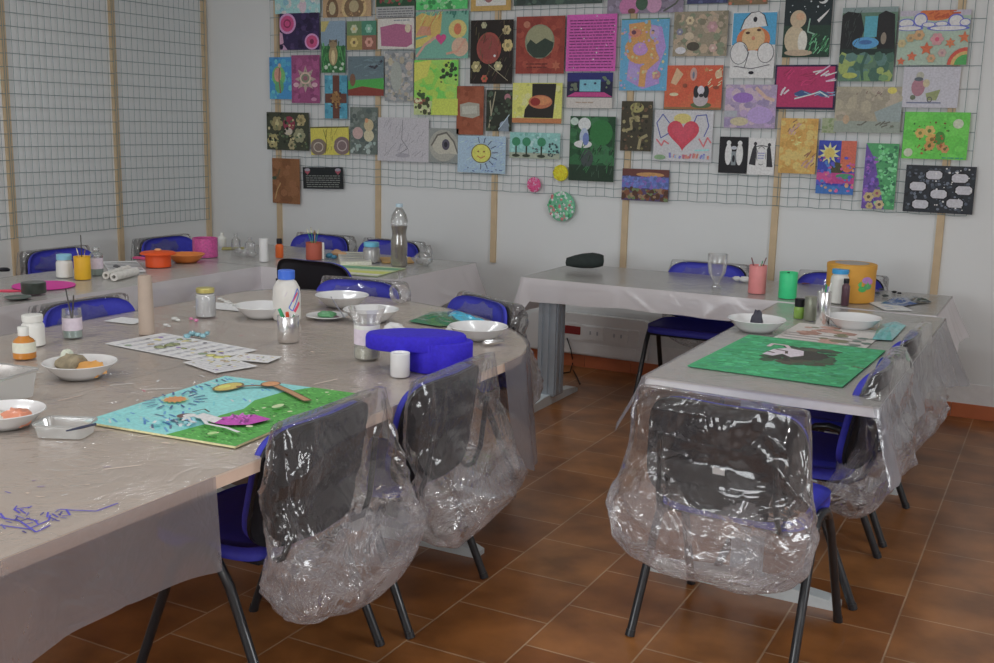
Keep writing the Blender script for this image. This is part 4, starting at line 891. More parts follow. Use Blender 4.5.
wrap('bright blue edged packet at the right of the small table', [(872, 340), (880, 325), (896, 322), (906, 326), (892, 341)], mat('packet_blue', '4c8cb4', .3, var=.6, scale=50, coat=.5), 'packet')
tag(MB().tube([at(853, 367, .7475), at(864, 369, .7475)], .003, 6).build('pencil_stub', mat('maroon_handle', '4c2c30')), 'short brown pencil stub at the table edge', 'pencil')
# --- socket trunking on the back wall and its cable
xa, xb = aty(527, 330, YW-.06).x, aty(648, 330, YW-.06).x
t = empty('wall_socket_unit', ((xa+xb)/2, YW-.004, .1), 0, 'long white trunking box with sockets low on the back wall', 'socket box')
W2 = (xb-xa)/2; MW2 = mat('trunk_white', 'a4a6a2', .5, var=.03)
def rbox(x0, z0, x1, z1, r, d0, d1, nm, m, par):
    T_ = Matrix(((1, 0, 0, 0), (0, 0, 1, 0), (0, 1, 0, 0), (0, 0, 0, 1)))
    return MB().prism([(x, y) for x, y in rrect(x0, z0, x1, z1, r if isinstance(r, tuple) else (r,)*4, 6)], -d1, -d0, T_).build(nm, m, par)
rbox(-W2, .0, W2, .27, (.01, .02, .04, .1), 0, .05, 'housing', MW2, t)
rbox(-W2+.24, .09, W2-.06, .2, .01, .05, .056, 'cover_plate', MW2, t)
rbox(-W2+.27, .13, -W2+.4, .185, .004, .056, .059, 'display', mat('display_red', '5c1c1c', .3), t)
for k in range(2):
    x0 = -W2+.43+k*.17; q = rbox(x0, .105, x0+.14, .195, .008, .056, .064, 'socket_plate', mat('plate_white', 'aaaca8', .5), t)
    for dx in (.045, .095): rbox(x0+dx-.006, .14, x0+dx+.006, .165, .003, .064, .0655, 'socket_hole', mat('slot_grey', '74767a', .6), q)
q = rbox(-W2+.5, .02, W2-.08, .075, .006, .05, .055, 'lower_cover', MW2, t)
cab = [aty(567, 338, YW-.07), aty(571, 350, YW-.1), at(573, 362, .02), at(570, 372, .006), at(558, 374, .006), at(552, 378, .006)]
tag(MB().tube(cab, .004, 6).build('power_cable', M_BLACK, None, True), 'thin black cable hanging from the wall box to the floor', 'cable')
tag(MB().tube([at(573, 370, .006), at(577, 377, .006), at(580, 384, .008)], .0045, 6).build('power_cable', M_BLACK, None, True), 'short black cable end on the tiles by the desk leg', 'cable')
# ------------------------------------------------------------------ artworks on the back wall grid
def scat(n, cs, s=.05, u0=.03, v0=.03, u1=.97, v1=.97): return ('d', u0, v0, u1, v1, n, s, cs)
pic('pale blue sky painting with a small pink figure, leftmost of the top row', 275, -9, 320, 12.6, '6f98ac', [scat(30, ['86a8b8', '5f8ca8', '9ab0ba'], .12), ('e', .62, .7, .08, .3, 'a88a94'), ('e', .62, .45, .06, .1, 'b8a094')])
pic('dark purple painting with two magenta roses in its corners', 280, 13.7, 319, 49.6, '241a3c', [('p', [(0, .9), (.1, .85), (.2, 1), (0, 1)], '8a6a88'), ('p', [(0, .5), (.06, .45), (.1, .8), (0, .9)], '9a7088'), scat(40, ['2e2048', '1c1430', '34284c'], .07), ('e', .2, .28, .22, .28, 'b06a92'), ('e', .2, .28, .17, .22, '982c60'), ('o', .2, .28, .08, .1, .04, '6c1c40'), ('e', .82, .78, .18, .22, 'b06a92'), ('e', .82, .78, .14, .17, '98305e'), ('e', .82, .78, .05, .07, '601838')])
pic('brown and gold painting of two cloaked shapes, cut by the top edge', 323, -12, 371, 16.2, '8a7050', [('e', .2, .75, .13, .4, '5a4430'), ('e', .2, .7, .07, .22, '8a8060'), ('e', .65, .7, .26, .45, 'a08458'), ('e', .65, .7, .2, .36, '5e4a34'), ('e', .65, .65, .1, .2, '847858'), scat(30, ['6e5438', '9a8258'], .04)], lay=0)
pic('painting of a brown cat sitting in green grass under grey sky', 321.6, 21.4, 345.2, 72.7, '5f7484', [('r', 0, .48, 1, 1, '20502c'), ('p', [(0, 0), (.35, 0), (.15, .2), (0, .2)], '8a8248'), ('s', 0, .48, 1, .98, 60, .14, .04, ['2c6a34', '184424', '3a7a40'], 90), ('e', .5, .66, .18, .2, '7a6a48'), ('e', .5, .44, .17, .08, '6c5c42'), ('p', [(.33, .42), (.35, .34), (.46, .4)], '4c4234'), ('p', [(.67, .42), (.65, .34), (.54, .4)], '4c4234'), ('e', .5, .7, .08, .14, '9a8c64'), scat(8, ['8aa088'], .06, .05, .8, .95, .98)])
pic('four panel flower painting in green and brown squares', 347.2, 21.4, 376.3, 49.6, '38543c', [('r', 0, 0, .5, .5, '4c6440'), ('r', .5, 0, 1, .5, '2f6450'), ('r', 0, .5, .52, 1, '7a6c34'), ('r', .52, .5, 1, 1, '6a4438'), ('f', .25, .27, .16, '8c9078', 'a08848'), ('f', .75, .27, .16, '5c8a78', '8aa090'), ('f', .25, .74, .18, '98884c', '5a4a30'), ('f', .76, .74, .18, '9a6e60', '784838')])
pic('green and red painting above a block of pale lettering', 376.3, -12, 414.3, 17.6, '1e3c28', [('r', 0, .62, 1, 1, '7a7c7c'), ('t', .04, .66, .96, .98, 4, '4a4c50'), scat(24, ['64282c', '2c5a38', '7a3034'], .07, .02, .1, .98, .58)])
pic('white sheet with a dusty pink patch and a small cream flower', 378, 18, 414, 48.6, '9a9690', [('p', [(.07, .3), (.5, .2), (.93, .26), (.95, .85), (.8, .95), (.1, .9)], '824664'), ('e', .83, .35, .08, .14, '9a8e78'), ('t', .45, .05, .9, .14, 1, '6a6c74')])
pic('blue painting of a green winged fairy shape', 269.9, 57.3, 291.3, 99.2, '1f6a9c', [scat(30, ['2a7cac', '185c8c', '3a8cb4'], .1), ('e', .42, .45, .3, .24, '4e8a4c'), ('e', .45, .7, .2, .16, '3c7a50'), ('e', .38, .42, .16, .17, '9a6c5c'), ('l', [(.48, .15), (.44, .5), (.5, .85)], .05, '6a4438'), ('e', .47, .2, .07, .05, 'a08068')])
pic('magenta painting with a pale knotted mandala', 291.9, 55.3, 319.4, 103.2, '703058', [scat(40, ['7c3862', '642a50'], .09), ('star', .5, .5, .38, .2, 8, '84706c'), ('star', .5, .5, .26, .14, 7, '5c6450'), ('o', .5, .48, .17, .11, .05, '9a8478'), ('e', .5, .48, .08, .05, '6c4450'), ('e', .17, .62, .1, .05, '9c7884'), ('e', .83, .62, .1, .05, '9c7884'), ('e', .8, .92, .1, .04, '8c5a78')])
pic('brown cross on a turquoise ground', 325.1, 75.3, 347, 118.8, '2e7388', [scat(30, ['3c8498', '24647c'], .1), ('r', .36, 0, .66, 1, '4c2c24'), ('r', .02, .42, .98, .64, '4c2c24'), ('star', .5, .53, .26, .17, 8, '6c4c24'), scat(20, ['7a5c30', '38201c'], .04, .3, .35, .7, .75)])
pic('landscape painting with dark sky, green field and red earth', 348.4, 56.4, 383.6, 95.9, '47585f', [('p', [(0, .62), (1, .55), (1, .86), (0, .9)], '2a7c2c'), ('p', [(0, .85), (.4, .76), (1, .84), (1, 1), (0, 1)], '64281f'), ('e', .13, .6, .08, .16, '5c4030'), ('l', [(.6, .24), (.75, .3), (.95, .12)], .06, '2c2c34'), ('s', 0, .05, 1, .5, 20, .2, .02, ['536870', '3f4e56'], 10)])
pic('mottled grey painting with faint pale shapes', 385.2, 51.5, 413.2, 101.2, '686c70', [scat(150, ['5a5e60', '767878', '7a7464', '84807c'], .06), ('e', .4, .5, .2, .3, '757a74'), ('e', .85, .3, .12, .09, '8a7c74'), ('e', .2, .2, .08, .08, '86806c')])
pic('bright green painting cut by the top edge of the picture', 416.3, -12, 467.5, 8.5, '2c9448', [scat(60, ['1c6c34', '50b05c', '70b470'], .09)])
pic('teal and orange painting of lilies around a pink heart', 416.1, 12.2, 468.1, 58.2, '4c8070', [('p', [(0, .1), (.12, .02), (.3, .1), (.5, .05), (.48, .45), (.35, .6), (.2, .5), (0, .55)], 'b08038'), ('p', [(0, .6), (.3, .5), (.3, .66), (0, .78)], 'b08c38'), ('e', .8, .38, .17, .2, 'a08c48'), ('e', .8, .38, .07, .12, '9c5030'), ('e', .85, .76, .16, .2, 'a87c68'), ('l', [(.95, .6), (.8, .85), (.6, .9)], .05, 'b0705c'), ('l', [(.02, .95), (.18, .7), (.38, .55)], .06, 'a87468'), ('p', [(0, .5), (.1, .3), (.28, .32), (.3, .5)], 'a86850'), ('h', .49, .58, .13, 'a02860'), ('s', .05, .05, .5, .4, 10, .25, .02, ['a85c30', 'c09850'], 60), ('s', .55, .02, .97, .14, 8, .07, .04, ['205c50'], 90)])
pic('lime green painting with small black flowers in its corners', 414.4, 60, 457.8, 115.4, '5cab24', [scat(60, ['6cb430', '7ab420', '4ca42c'], .12), ('p', [(0, .05), (.4, 0), (.3, .3), (0, .4)], 'a0a428'), ('r', .42, .7, 1, 1, '8cac20'), ('p', [(0, .68), (.42, .75), (.38, 1), (0, 1)], '84905c'), scat(18, ['20301c'], .035, .6, .05, .95, .4), scat(22, ['303420', 'a09878', '6c3c2c'], .04, .02, .7, .4, .98), scat(6, ['284020'], .05, .02, .55, .25, .7)])
pic('white picture in a gold painted border, top row', 471, -12, 510.9, 10.2, '8c7030', [('r', .13, 0, .88, .78, '989894'), ('e', .45, .45, .1, .2, '744848'), scat(8, ['84848c'], .05, .2, .1, .8, .7)])
pic('black painting of a red oval ringed by pale flowers', 470.6, 20.5, 512.5, 83.8, '17120f', [('e', .44, .44, .29, .25, '743028'), ('e', .42, .42, .24, .2, '6a2c28'), ('e', .58, .56, .03, .02, 'c0a8a0'), ('f', .85, .16, .1, '8c8058', '6c6040'), ('f', .88, .4, .13, '948450', '70643c'), ('f', .15, .73, .12, '7c7448', '9c9068'), ('f', .67, .72, .1, '807c58', '9c9068'), ('f', .32, .08, .07, '7c7c60', '8c8868'), ('f', .35, .92, .08, '8a3a28', '30501c'), ('s', .03, .03, .97, .97, 40, .15, .012, ['3c3c28', '50482c', '382420'], 70), ('l', [(.45, .7), (.9, .95)], .012, '7c7860')])
pic('wide dark green painting cut by the top edge', 514, -14, 602.4, 3, '2c3a36', [scat(30, ['24302c', '384a40'], .2)])
pic('rust red painting with a round misty landscape', 516.3, 16.9, 564.3, 73.6, '6c2418', [scat(50, ['742a1c', '641f16', '7a3020'], .09), ('e', .49, .44, .305, .3, '5c6450'), ('e', .49, .36, .27, .2, '6c6c50'), ('p', [(.22, .5), (.3, .4), (.42, .48), (.6, .38), (.78, .46), (.76, .58), (.6, .72), (.38, .72), (.24, .6)], '202c24'), ('t', .22, .8, .66, .92, 2, '4c1c14'), ('star', .84, .86, .1, .05, 6, '84442c'), ('e', .22, .14, .07, .06, '84503c')])
pic('rust leather piece with a worn grey patch', 456.9, 86, 483.4, 135, '6e341a', [scat(30, ['743a20', '642e16'], .12), ('p', [(.12, .38), (.45, .33), (.84, .36), (.86, .6), (.6, .66), (.14, .62)], '77756a'), ('p', [(.2, .42), (.75, .4), (.76, .56), (.22, .58)], '84847a')])
pic('dark painting of plants with a small pink flower', 486.4, 89.8, 511.9, 131.5, '1d2119', [('l', [(.1, .98), (.2, .6), (.12, .1)], .05, '76705a'), ('l', [(.2, .6), (.35, .05)], .04, '76705a'), ('e', .82, .18, .12, .09, '7c5058'), scat(40, ['2c3828', '344434', '14180f'], .07), ('e', .72, .85, .18, .1, '687484'), ('p', [(.5, 1), (.85, .62), (.9, 1)], '586470'), ('l', [(.9, .6), (.5, .95)], .03, '8090a0')])
pic('yellow painting crossed by a black band with an orange shell', 512.6, 82.8, 561.8, 123.6, '989a3c', [scat(60, ['a4a44c', '8a8c34', 'acac60'], .06), ('r', 0, .88, 1, 1, '8c5428'), ('p', [(.4, .02), (.88, .02), (.83, .87), (.24, .87), (.26, .66), (.4, .4)], '1a1814'), ('e', .57, .47, .24, .17, '8c4c2c'), ('e', .6, .44, .18, .11, 'a06034'), ('e', .47, .47, .1, .1, '6c1410')])
pic('grey drawing of a wide open eye', 428.9, 128, 458.3, 163.3, '646866', [('e', .5, .5, .48, .46, '76766e'), ('p', [(.12, .5), (.3, .22), (.6, .16), (.85, .4), (.97, .75), (.7, .72), (.35, .76), (.18, .64)], '868478'), ('e', .58, .47, .13, .16, '3c3844'), ('e', .58, .47, .06, .08, '1e1c24'), ('l', [(.1, .5), (.3, .2), (.6, .12), (.85, .38), (.98, .7)], .05, '4c4a44')], cat='drawing', name='drawing')
pic('pale blue painting of a smiling yellow sun', 457.9, 135.3, 505.4, 174, '7288c0', [('s', .03, .03, .97, .97, 60, .1, .02, ['6078b4', '8498cc'], 20)] + [('l', [(.5+.23*math.cos(a), .47-.29*math.sin(a)), (.5+.34*math.cos(a), .47-.43*math.sin(a))], .025, '38405c') for a in [k*.42-1.6 for k in range(9)]] + [('e', .5, .47, .21, .26, '54481c'), ('e', .5, .47, .19, .24, 'b8982c'), ('e', .44, .42, .02, .025, '6c4c1c'), ('e', .56, .42, .02, .025, '6c4c1c'), ('l', [(.42, .54), (.5, .6), (.58, .54)], .025, '8c5020'), ('s', .1, .88, .9, .96, 7, .06, .02, ['2c3868'], 0)], lay=1)
pic('teal strip painting of three round dark green trees', 509.9, 132, 559.9, 159.5, '5c8c88', [scat(50, ['6c9c94', '7ca09c', '4c8078'], .06), ('r', 0, .78, 1, 1, '747c6c')] + [q for u in (.13, .34, .64) for q in (('r', u-.015, .4, u+.015, .85, '20281c'), ('e', u, .36, .085, .17, '1c6444'), ('e', u, .9, .08, .06, '242c20'))] + [scat(26, ['203038', '2c4040'], .035, .78, .4, .98, .9), scat(12, ['40484c'], .035, .45, .6, .58, .8)])
pic('faint pencil drawing on a large white sheet', 377.7, 117.2, 428.4, 162.5, '87858a', [('s', .1, .1, .9, .9, 36, .16, .012, ['6c6a70', '74727a'], 60), ('l', [(.5, .05), (.48, .5), (.6, .7), (.4, .85)], .014, '505058'), ('e', .5, .86, .14, .05, '74727a')], cat='drawing', name='drawing')
pic('dark floral painting of a red haired girl among cream blossoms', 267.2, 112, 308.6, 151, '2c3024', [('f', .25, .3, .2, '6c6440', '8c8458'), ('f', .82, .2, .16, '7c7048', '5c5434'), ('f', .15, .76, .2, '7c7448', '9c9464'), ('f', .78, .6, .2, '6c6c50', '8c8c70'), ('f', .6, .86, .13, '787050', '4c4c30'), ('e', .54, .3, .14, .2, '6c2034'), ('e', .52, .5, .1, .1, '8c8478'), scat(70, ['1c2018', '5c5c3c', '8c845c', '3c4c34'], .035)])
pic('yellow painting with two grey shells', 311, 126.2, 348.8, 155.6, '98901c', [('e', .2, .72, .22, .3, '5c5048'), ('e', .82, .68, .22, .32, '5c4c4c'), ('o', .2, .72, .12, .16, .04, '8c8478'), ('o', .82, .68, .12, .18, .04, '887c78'), ('s', .35, .1, .65, .9, 20, .2, .02, ['b0a830', '6c641c'], 80), ('l', [(.35, .1), (.42, .5), (.38, .95)], .02, '4c4820'), ('r', 0, 0, 1, .04, '3c3c1c')], tilt=-2)
pic('grey painting of three pale tulips', 350.5, 107, 377.6, 154.8, '46504c', [scat(50, ['3c4644', '525c56', '58605c'], .08), ('e', .28, .55, .19, .13, '8c7470'), ('e', .68, .6, .18, .13, '928c70'), ('e', .68, .38, .17, .13, '8c8060'), ('e', .6, .28, .06, .05, '9c6c48'), ('d', .05, .75, .95, .95, 14, .06, ['6c7c78', '788480'])])
pic('brown leather panel with twig decoration, hanging lowest on the left', 272.8, 157.9, 299.5, 204.5, '66401f', [scat(30, ['6e4626', '5c381a'], .12), ('l', [(.05, .45), (.2, .4), (.28, .25)], .05, '4c3c24'), ('l', [(.1, .9), (.18, .7), (.3, .55)], .04, '84663c'), ('e', .08, .44, .08, .04, '2c3828')])
pic('black card of light handwriting with a red heart in each top corner', 303.2, 166.3, 343, 190, '14181a', [('t', .08, .35, .92, .95, 6, '5c605c'), ('h', .12, .2, .16, '7c3440'), ('h', .88, .2, .16, '7c3440'), ('e', .12, .12, .07, .07, '74707a'), ('e', .88, .12, .07, .07, '74707a')], tilt=-2, cat='card', name='greeting_card')
pic('magenta sheet filled with rows of dark handwriting', 566.5, 15, 616, 71.2, '9c3480', [('t', .06, .08, .95, .96, 17, '54184c'), scat(14, ['c09cb8', 'b880ac'], .012)], cat='written sheet', name='written_sheet')
pic('painting of a dark blue room with a pink floor on a white sheet', 567, 72.6, 612.5, 108.5, '8e8a86', [('r', .0, .0, 1, .7, '14142e'), ('r', 0, 0, 1, .25, '1a1a54'), ('p', [(.18, .55), (.82, .55), (1, .68), (0, .68)], '8c2060'), ('r', .28, .2, .74, .53, '4c8494'), ('e', .4, .33, .03, .03, '24304c'), ('e', .62, .3, .03, .03, '24304c'), ('d', .02, .1, .2, .5, 6, .05, ['4c5444']), ('d', .8, .1, .98, .5, 6, .05, ['4c5c44']), ('t', .2, .8, .6, .88, 1, '7c6c5c')], lay=1)
pic('lilac painting of pink blossoms cut by the top edge', 607.7, -14, 683.8, 12, '605868', [scat(60, ['6c6478', '544c5c'], .1), ('e', .3, .75, .14, .35, '8c5078'), ('e', .62, .7, .1, .3, '8c6480'), ('e', .46, .65, .08, .25, '2c4434'), ('l', [(.75, .95), (.9, .7), (.95, .5)], .06, '3c4038'), ('e', .33, .92, .05, .1, '543428')])
pic('blue bordered abstract of orange and violet swirls', 620.5, 19, 667.9, 90.7, '3c7898', [('r', .0, 0, 1, .015, '2c5c4c'), ('p', [(.15, .2), (.4, .05), (.85, .12), (.95, .4), (.8, .7), (.85, .9), (.5, .98), (.15, .85), (.2, .5)], '7c649c'), ('o', .42, .42, .24, .15, .16, '9c6c30'), ('l', [(.2, .12), (.45, .1), (.6, .35), (.75, .55), (.5, .7), (.48, .92)], .14, '9c6c34'), ('l', [(.55, .05), (.6, .3)], .12, '8c7038'), ('e', .42, .42, .13, .08, '8c649c'), ('e', .3, .2, .13, .06, 'a05c44'), ('e', .27, .19, .05, .03, '4c2c3c'), ('e', .7, .2, .1, .1, '8470a0'), ('e', .67, .18, .03, .02, '2c3454'), ('e', .3, .78, .12, .1, '7c6ca8'), ('e', .78, .78, .09, .06, '8c5c64'), scat(70, ['8c70a0', '5c80a0', 'a0785c', '948c5c'], .025)])
pic('dark blue strip of a painting cut by the top edge, right of the blossoms', 687.5, -14, 728, 2.7, '2c3050', [scat(16, ['3c4468'], .1)])
pic('brown orange strip painting cut by the top edge, with red edge spots', 729, -14, 768, 4, '5c4c34', [scat(40, ['7c5c38', '3c5040', '8c4c34'], .1)])
pic('beige painting of faded roses', 673.5, 12, 727.4, 55.9, '6c6454', [scat(110, ['7c7060', '5c5848', '847460', '5c6450'], .07), ('f', .3, .2, .1, '94886c', '6c5c48'), ('f', .72, .35, .13, '846468', '94747c'), ('f', .75, .82, .1, '8c746c', 'a08c84'), ('e', .15, .87, .1, .08, '94949c'), ('e', .38, .78, .12, .1, '38342c'), ('f', .12, .45, .08, '5c5c70', '848484'), ('e', .3, .55, .09, .09, '8c806c')])
pic('bright orange painting of a black and white dog with birds', 664.9, 65.5, 722, 109.8, 'b03c1c', [scat(40, ['b84420', 'a43818'], .1), ('r', 0, .95, 1, 1, '6c4c28'), ('e', .65, .9, .18, .07, '3c4c2c'), ('e', .64, .76, .13, .17, '847c80'), ('e', .56, .6, .05, .14, '1c1c20'), ('e', .73, .6, .05, .14, '1c1c20'), ('e', .64, .56, .06, .1, '94909c'), ('e', .65, .68, .04, .04, '202024'), ('p', [(.1, .4), (.2, .05), (.32, .2), (.2, .45)], 'b07c5c'), ('e', .5, .2, .06, .15, '8c6c64'), ('e', .5, .22, .02, .08, '4c5464'), ('e', .17, .66, .08, .04, 'a89070'), ('e', .93, .2, .06, .1, 'b08064'), ('star', .72, .1, .06, .03, 5, '8c6434'), ('e', .36, .46, .04, .05, '6c3420'), ('e', .9, .5, .05, .04, '6c3420'), ('s', .75, .08, .98, .5, 10, .1, .02, ['c09878'], 30)])
pic('painting of a child with orange hair in a white hat and white coat', 731, 12, 775.2, 78, 'a4a4b4', [('r', .02, .02, 1, .5, '2474ac'), ('e', .5, .42, .38, .2, '9c5424'), ('e', .5, .4, .26, .18, 'b08058'), ('p', [(.2, .27), (.28, .12), (.42, .02), (.6, .0), (.72, .06), (.8, .22), (.5, .24)], 'acacb8'), ('l', [(.2, .27), (.28, .12), (.42, .02), (.6, .0), (.72, .06), (.8, .22)], .02, '24242c'), ('e', .52, .12, .045, .04, '14141c'), ('e', .37, .32, .05, .02, '3c2418'), ('e', .62, .28, .05, .02, '3c2418'), ('e', .5, .4, .04, .03, '9c5c44'), ('e', .2, .62, .2, .17, 'b4b4c0'), ('e', .8, .62, .18, .15, 'b4b4c0'), ('e', .5, .72, .3, .14, 'b8b8c4'), ('o', .2, .62, .2, .17, .012, '34343c'), ('o', .8, .62, .18, .15, .012, '34343c'), ('l', [(.3, .5), (.42, .62), (.34, .84)], .015, '34343c'), ('l', [(.1, .82), (.5, .86), (.9, .8)], .015, '34343c'), ('e', .5, .92, .06, .025, '14141c')])
pic('night painting of a white dog under moon and stars', 783.8, -6, 831.2, 57, '152c22', [('r', 0, .0, 1, .5, '101c20'), scat(14, ['8c949c'], .015, .05, .02, .95, .3), ('e', .8, .1, .1, .07, '94989c'), ('e', .76, .08, .09, .06, '101c20'), ('e', .25, .72, .22, .22, '8c8068'), ('e', .3, .4, .17, .14, '8c7c64'), ('e', .34, .36, .09, .06, '947458'), ('e', .42, .75, .1, .17, '9c9890'), ('e', .35, .93, .3, .05, '847460'), ('l', [(.55, .4), (.52, .6), (.7, .65)], .03, '5c7c6c'), ('p', [(.7, .42), (.95, .25), (.9, .32), (.74, .46)], '9c9c9c'), ('s', .55, .7, .98, .97, 34, .12, .02, ['2c6c44', '4c8c64', '1c4c30'], 60)])
pic('crimson painting of an open blue book in a dark border', 774.2, 65, 835.8, 109.8, '1c1030', [('r', .03, .04, .97, .95, '840c44'), ('s', .1, .1, .6, .5, 16, .2, .02, ['941450', '740838'], 30), ('p', [(.33, .64), (.45, .56), (.63, .64), (.5, .72), (.36, .7)], '243c64'), ('p', [(.64, .64), (.75, .56), (.93, .66), (.8, .72)], '2c4468'), ('l', [(.35, .76), (.62, .66), (.75, .6), (.9, .72)], .03, '8c9cac'), ('s', .6, .15, .85, .4, 8, .2, .03, ['a88098', 'b898a8'], 30), ('s', .1, .6, .22, .7, 3, .15, .04, ['b090a0'], 60), ('s', .35, .6, .95, .72, 8, .12, .02, ['5c7890'], 5)])
pic('soft lavender abstract with a warm streak', 724.9, 84.6, 776, 128.6, '786a84', [scat(60, ['847090', '6c6080', '8c7c88'], .1), ('e', .35, .3, .2, .12, '6c4c8c'), ('l', [(.6, .08), (.8, .3), (.95, .35)], .08, '947c70'), ('e', .3, .85, .18, .1, '8c8468'), ('r', 0, .6, .25, .75, '787c84'), ('e', .7, .7, .25, .2, '806c98')], lay=1)
pic('dark green woodland painting with a white water bird', 569.6, 116, 614.3, 182.2, '123a20', [scat(80, ['184a28', '0e301c', '205430'], .11), ('r', 0, .75, 1, 1, '14281a'), ('e', .32, .12, .14, .1, '94989c'), ('e', .32, .32, .1, .14, '7c88a8'), ('e', .3, .43, .2, .06, '9ca0ac'), ('e', .36, .35, .07, .1, '4c5c8c'), ('e', .7, .25, .25, .2, '145424'), ('e', .4, .65, .14, .14, '2c3434'), ('s', .05, .5, .95, .95, 50, .12, .015, ['205c30', '0c2814', '2c4434'], 70), ('e', .1, .08, .09, .06, '84948c')])
pic('brown and olive painting of a coiled dragon', 621, 101, 651.8, 151.5, '2e2a1e', [('e', .5, .13, .22, .1, '74703c'), ('l', [(.1, .6), (.35, .55), (.3, .35), (.6, .3), (.85, .3)], .08, '6c6444'), ('l', [(.6, .95), (.65, .75), (.85, .68)], .09, '706848'), ('l', [(.4, .05), (.35, .25), (.5, .4)], .06, '605c38'), scat(50, ['1c1c14', '54502c', '746c48', '4c3828'], .045)])
pic('white drawing of a large red heart with blue wings and crown', 654, 110, 712.3, 162.4, '8c8c90', [('e', .48, .16, .15, .1, 'b08c48'), ('l', [(.26, .45), (.12, .55), (.04, .25), (.14, .08), (.26, .25)], .02, '34407c'), ('l', [(.66, .3), (.72, .1), (.88, .08), (.93, .3), (.86, .5)], .02, '34407c'), ('l', [(.05, .58), (.14, .7), (.18, .6), (.26, .66)], .03, 'a84c54'), ('l', [(.78, .55), (.86, .7), (.92, .52), (.98, .62)], .03, 'a84c54'), ('h', .5, .45, .33, 'a42438'), ('h', .5, .43, .24, 'b02c40'), ('e', .12, .93, .1, .05, '5c7858'), ('s', .25, .92, .95, .94, 16, .06, .04, ['8c4c5c', '5c5c94', 'a85c50', '6c7c9c'], 80), ('l', [(.72, .78), (.95, .76)], .03, '64a0b0')], cat='drawing', name='drawing')
pic('brown and blue painting of a field under an orange cloud', 622, 168.2, 668.6, 202.2, '3c3050', [('r', 0, 0, 1, .22, '4c2824'), ('e', .6, .17, .3, .07, '8c6434'), ('r', 0, .25, 1, .6, '40508c'), scat(60, ['4c5c94', '5c4484', '384878'], .06, .02, .25, .98, .58), scat(70, ['5c3420', '4c5c38', '3c2418', '705840'], .07, .02, .62, .98, .95)])
pic('black print of two white figures beside a small lantern', 719, 136.5, 747.5, 173.7, '101014', [('e', .33, .48, .12, .3, '989ca0'), ('e', .33, .17, .08, .07, '989ca0'), ('e', .72, .48, .12, .3, '989ca0'), ('e', .72, .17, .08, .07, '989ca0'), ('r', .44, .4, .6, .78, '5c6468'), ('e', .52, .3, .1, .05, '80848c'), ('e', .52, .6, .05, .1, '14141c')], cat='print', name='art_print')
pic('white print of two black silhouettes holding a cloth', 747.9, 137.6, 774.6, 175.4, '9a9a9e', [('p', [(.16, .3), (.26, .15), (.32, .3), (.3, .75), (.05, .72)], '202024'), ('p', [(.7, .3), (.78, .15), (.84, .3), (.95, .78), (.72, .78)], '202024'), ('e', .26, .16, .06, .05, '202024'), ('e', .78, .18, .06, .05, '202024'), ('o', .5, .48, .17, .25, .02, '303034'), ('r', .36, .3, .66, .7, 'a4a4a8'), ('t', .38, .38, .62, .58, 3, '64648c'), ('l', [(.28, .24), (.5, .2), (.75, .24)], .03, '303034')], cat='print', name='art_print')
pic('amber parchment painting with small brown marks', 779.6, 118, 816.8, 174.2, '9a7428', [scat(60, ['a47e34', '906a20', 'a88440'], .09), ('s', .15, .05, .45, .3, 10, .14, .03, ['6c4c34', '8c6c6c'], 50), ('s', .62, .65, .9, .95, 12, .12, .03, ['6c4430', '846468'], 60), ('s', .3, .3, .7, .6, 5, .06, .03, ['b49c58'], 20)])
pic('vivid blue painting of an orange sun over pink waves', 817.2, 140.2, 855, 195, '203084', [('r', .6, 0, 1, .5, 'a84430'), ('r', 0, .1, .5, .4, '1c2878'), ('star', .3, .24, .3, .15, 10, 'b09c64'), ('e', .3, .24, .14, .1, 'b08834'), ('e', .5, .52, .2, .12, '343420'), ('e', .8, .45, .16, .14, 'a4482c'), ('r', 0, .6, 1, .8, '8c2060'), ('e', .2, .68, .22, .1, '942c68'), ('e', .75, .66, .24, .05, '2c6c4c'), ('r', 0, .84, 1, 1, '1c508c'), scat(60, ['3c3c94', 'a8386c', '7c3470', '2c5c94', 'b0704c'], .04, .02, .3, .98, .97)])
pic('dark painting of a turquoise waterfall filling a pond', 840, 8, 895.4, 81.4, '3e5a4a', [('r', 0, 0, 1, .07, '5c6c6c'), ('p', [(0, .1), (.1, .05), (.34, .08), (.42, .3), (.3, .6), (0, .63)], '15181a'), ('p', [(.66, .1), (.78, .05), (.95, .1), (1, .6), (.7, .62), (.62, .4)], '17181a'), ('r', .42, .12, .65, .4, '2f7888'), ('e', .46, .48, .24, .08, '2f709c'), ('e', .46, .47, .12, .03, '244c7c'), ('r', 0, .56, 1, .64, '142420'), scat(40, ['4c6c44', '3c5c58', '6c7c3c', '2c4c40'], .09, .03, .66, .97, .96), ('l', [(.5, .62), (.42, .8), (.46, .98)], .05, '24443c'), ('e', .78, .42, .05, .08, '645c50'), ('e', .22, .92, .14, .04, '7c8430'), ('s', .05, .1, .35, .6, 20, .1, .01, ['2c3434'], 80)])
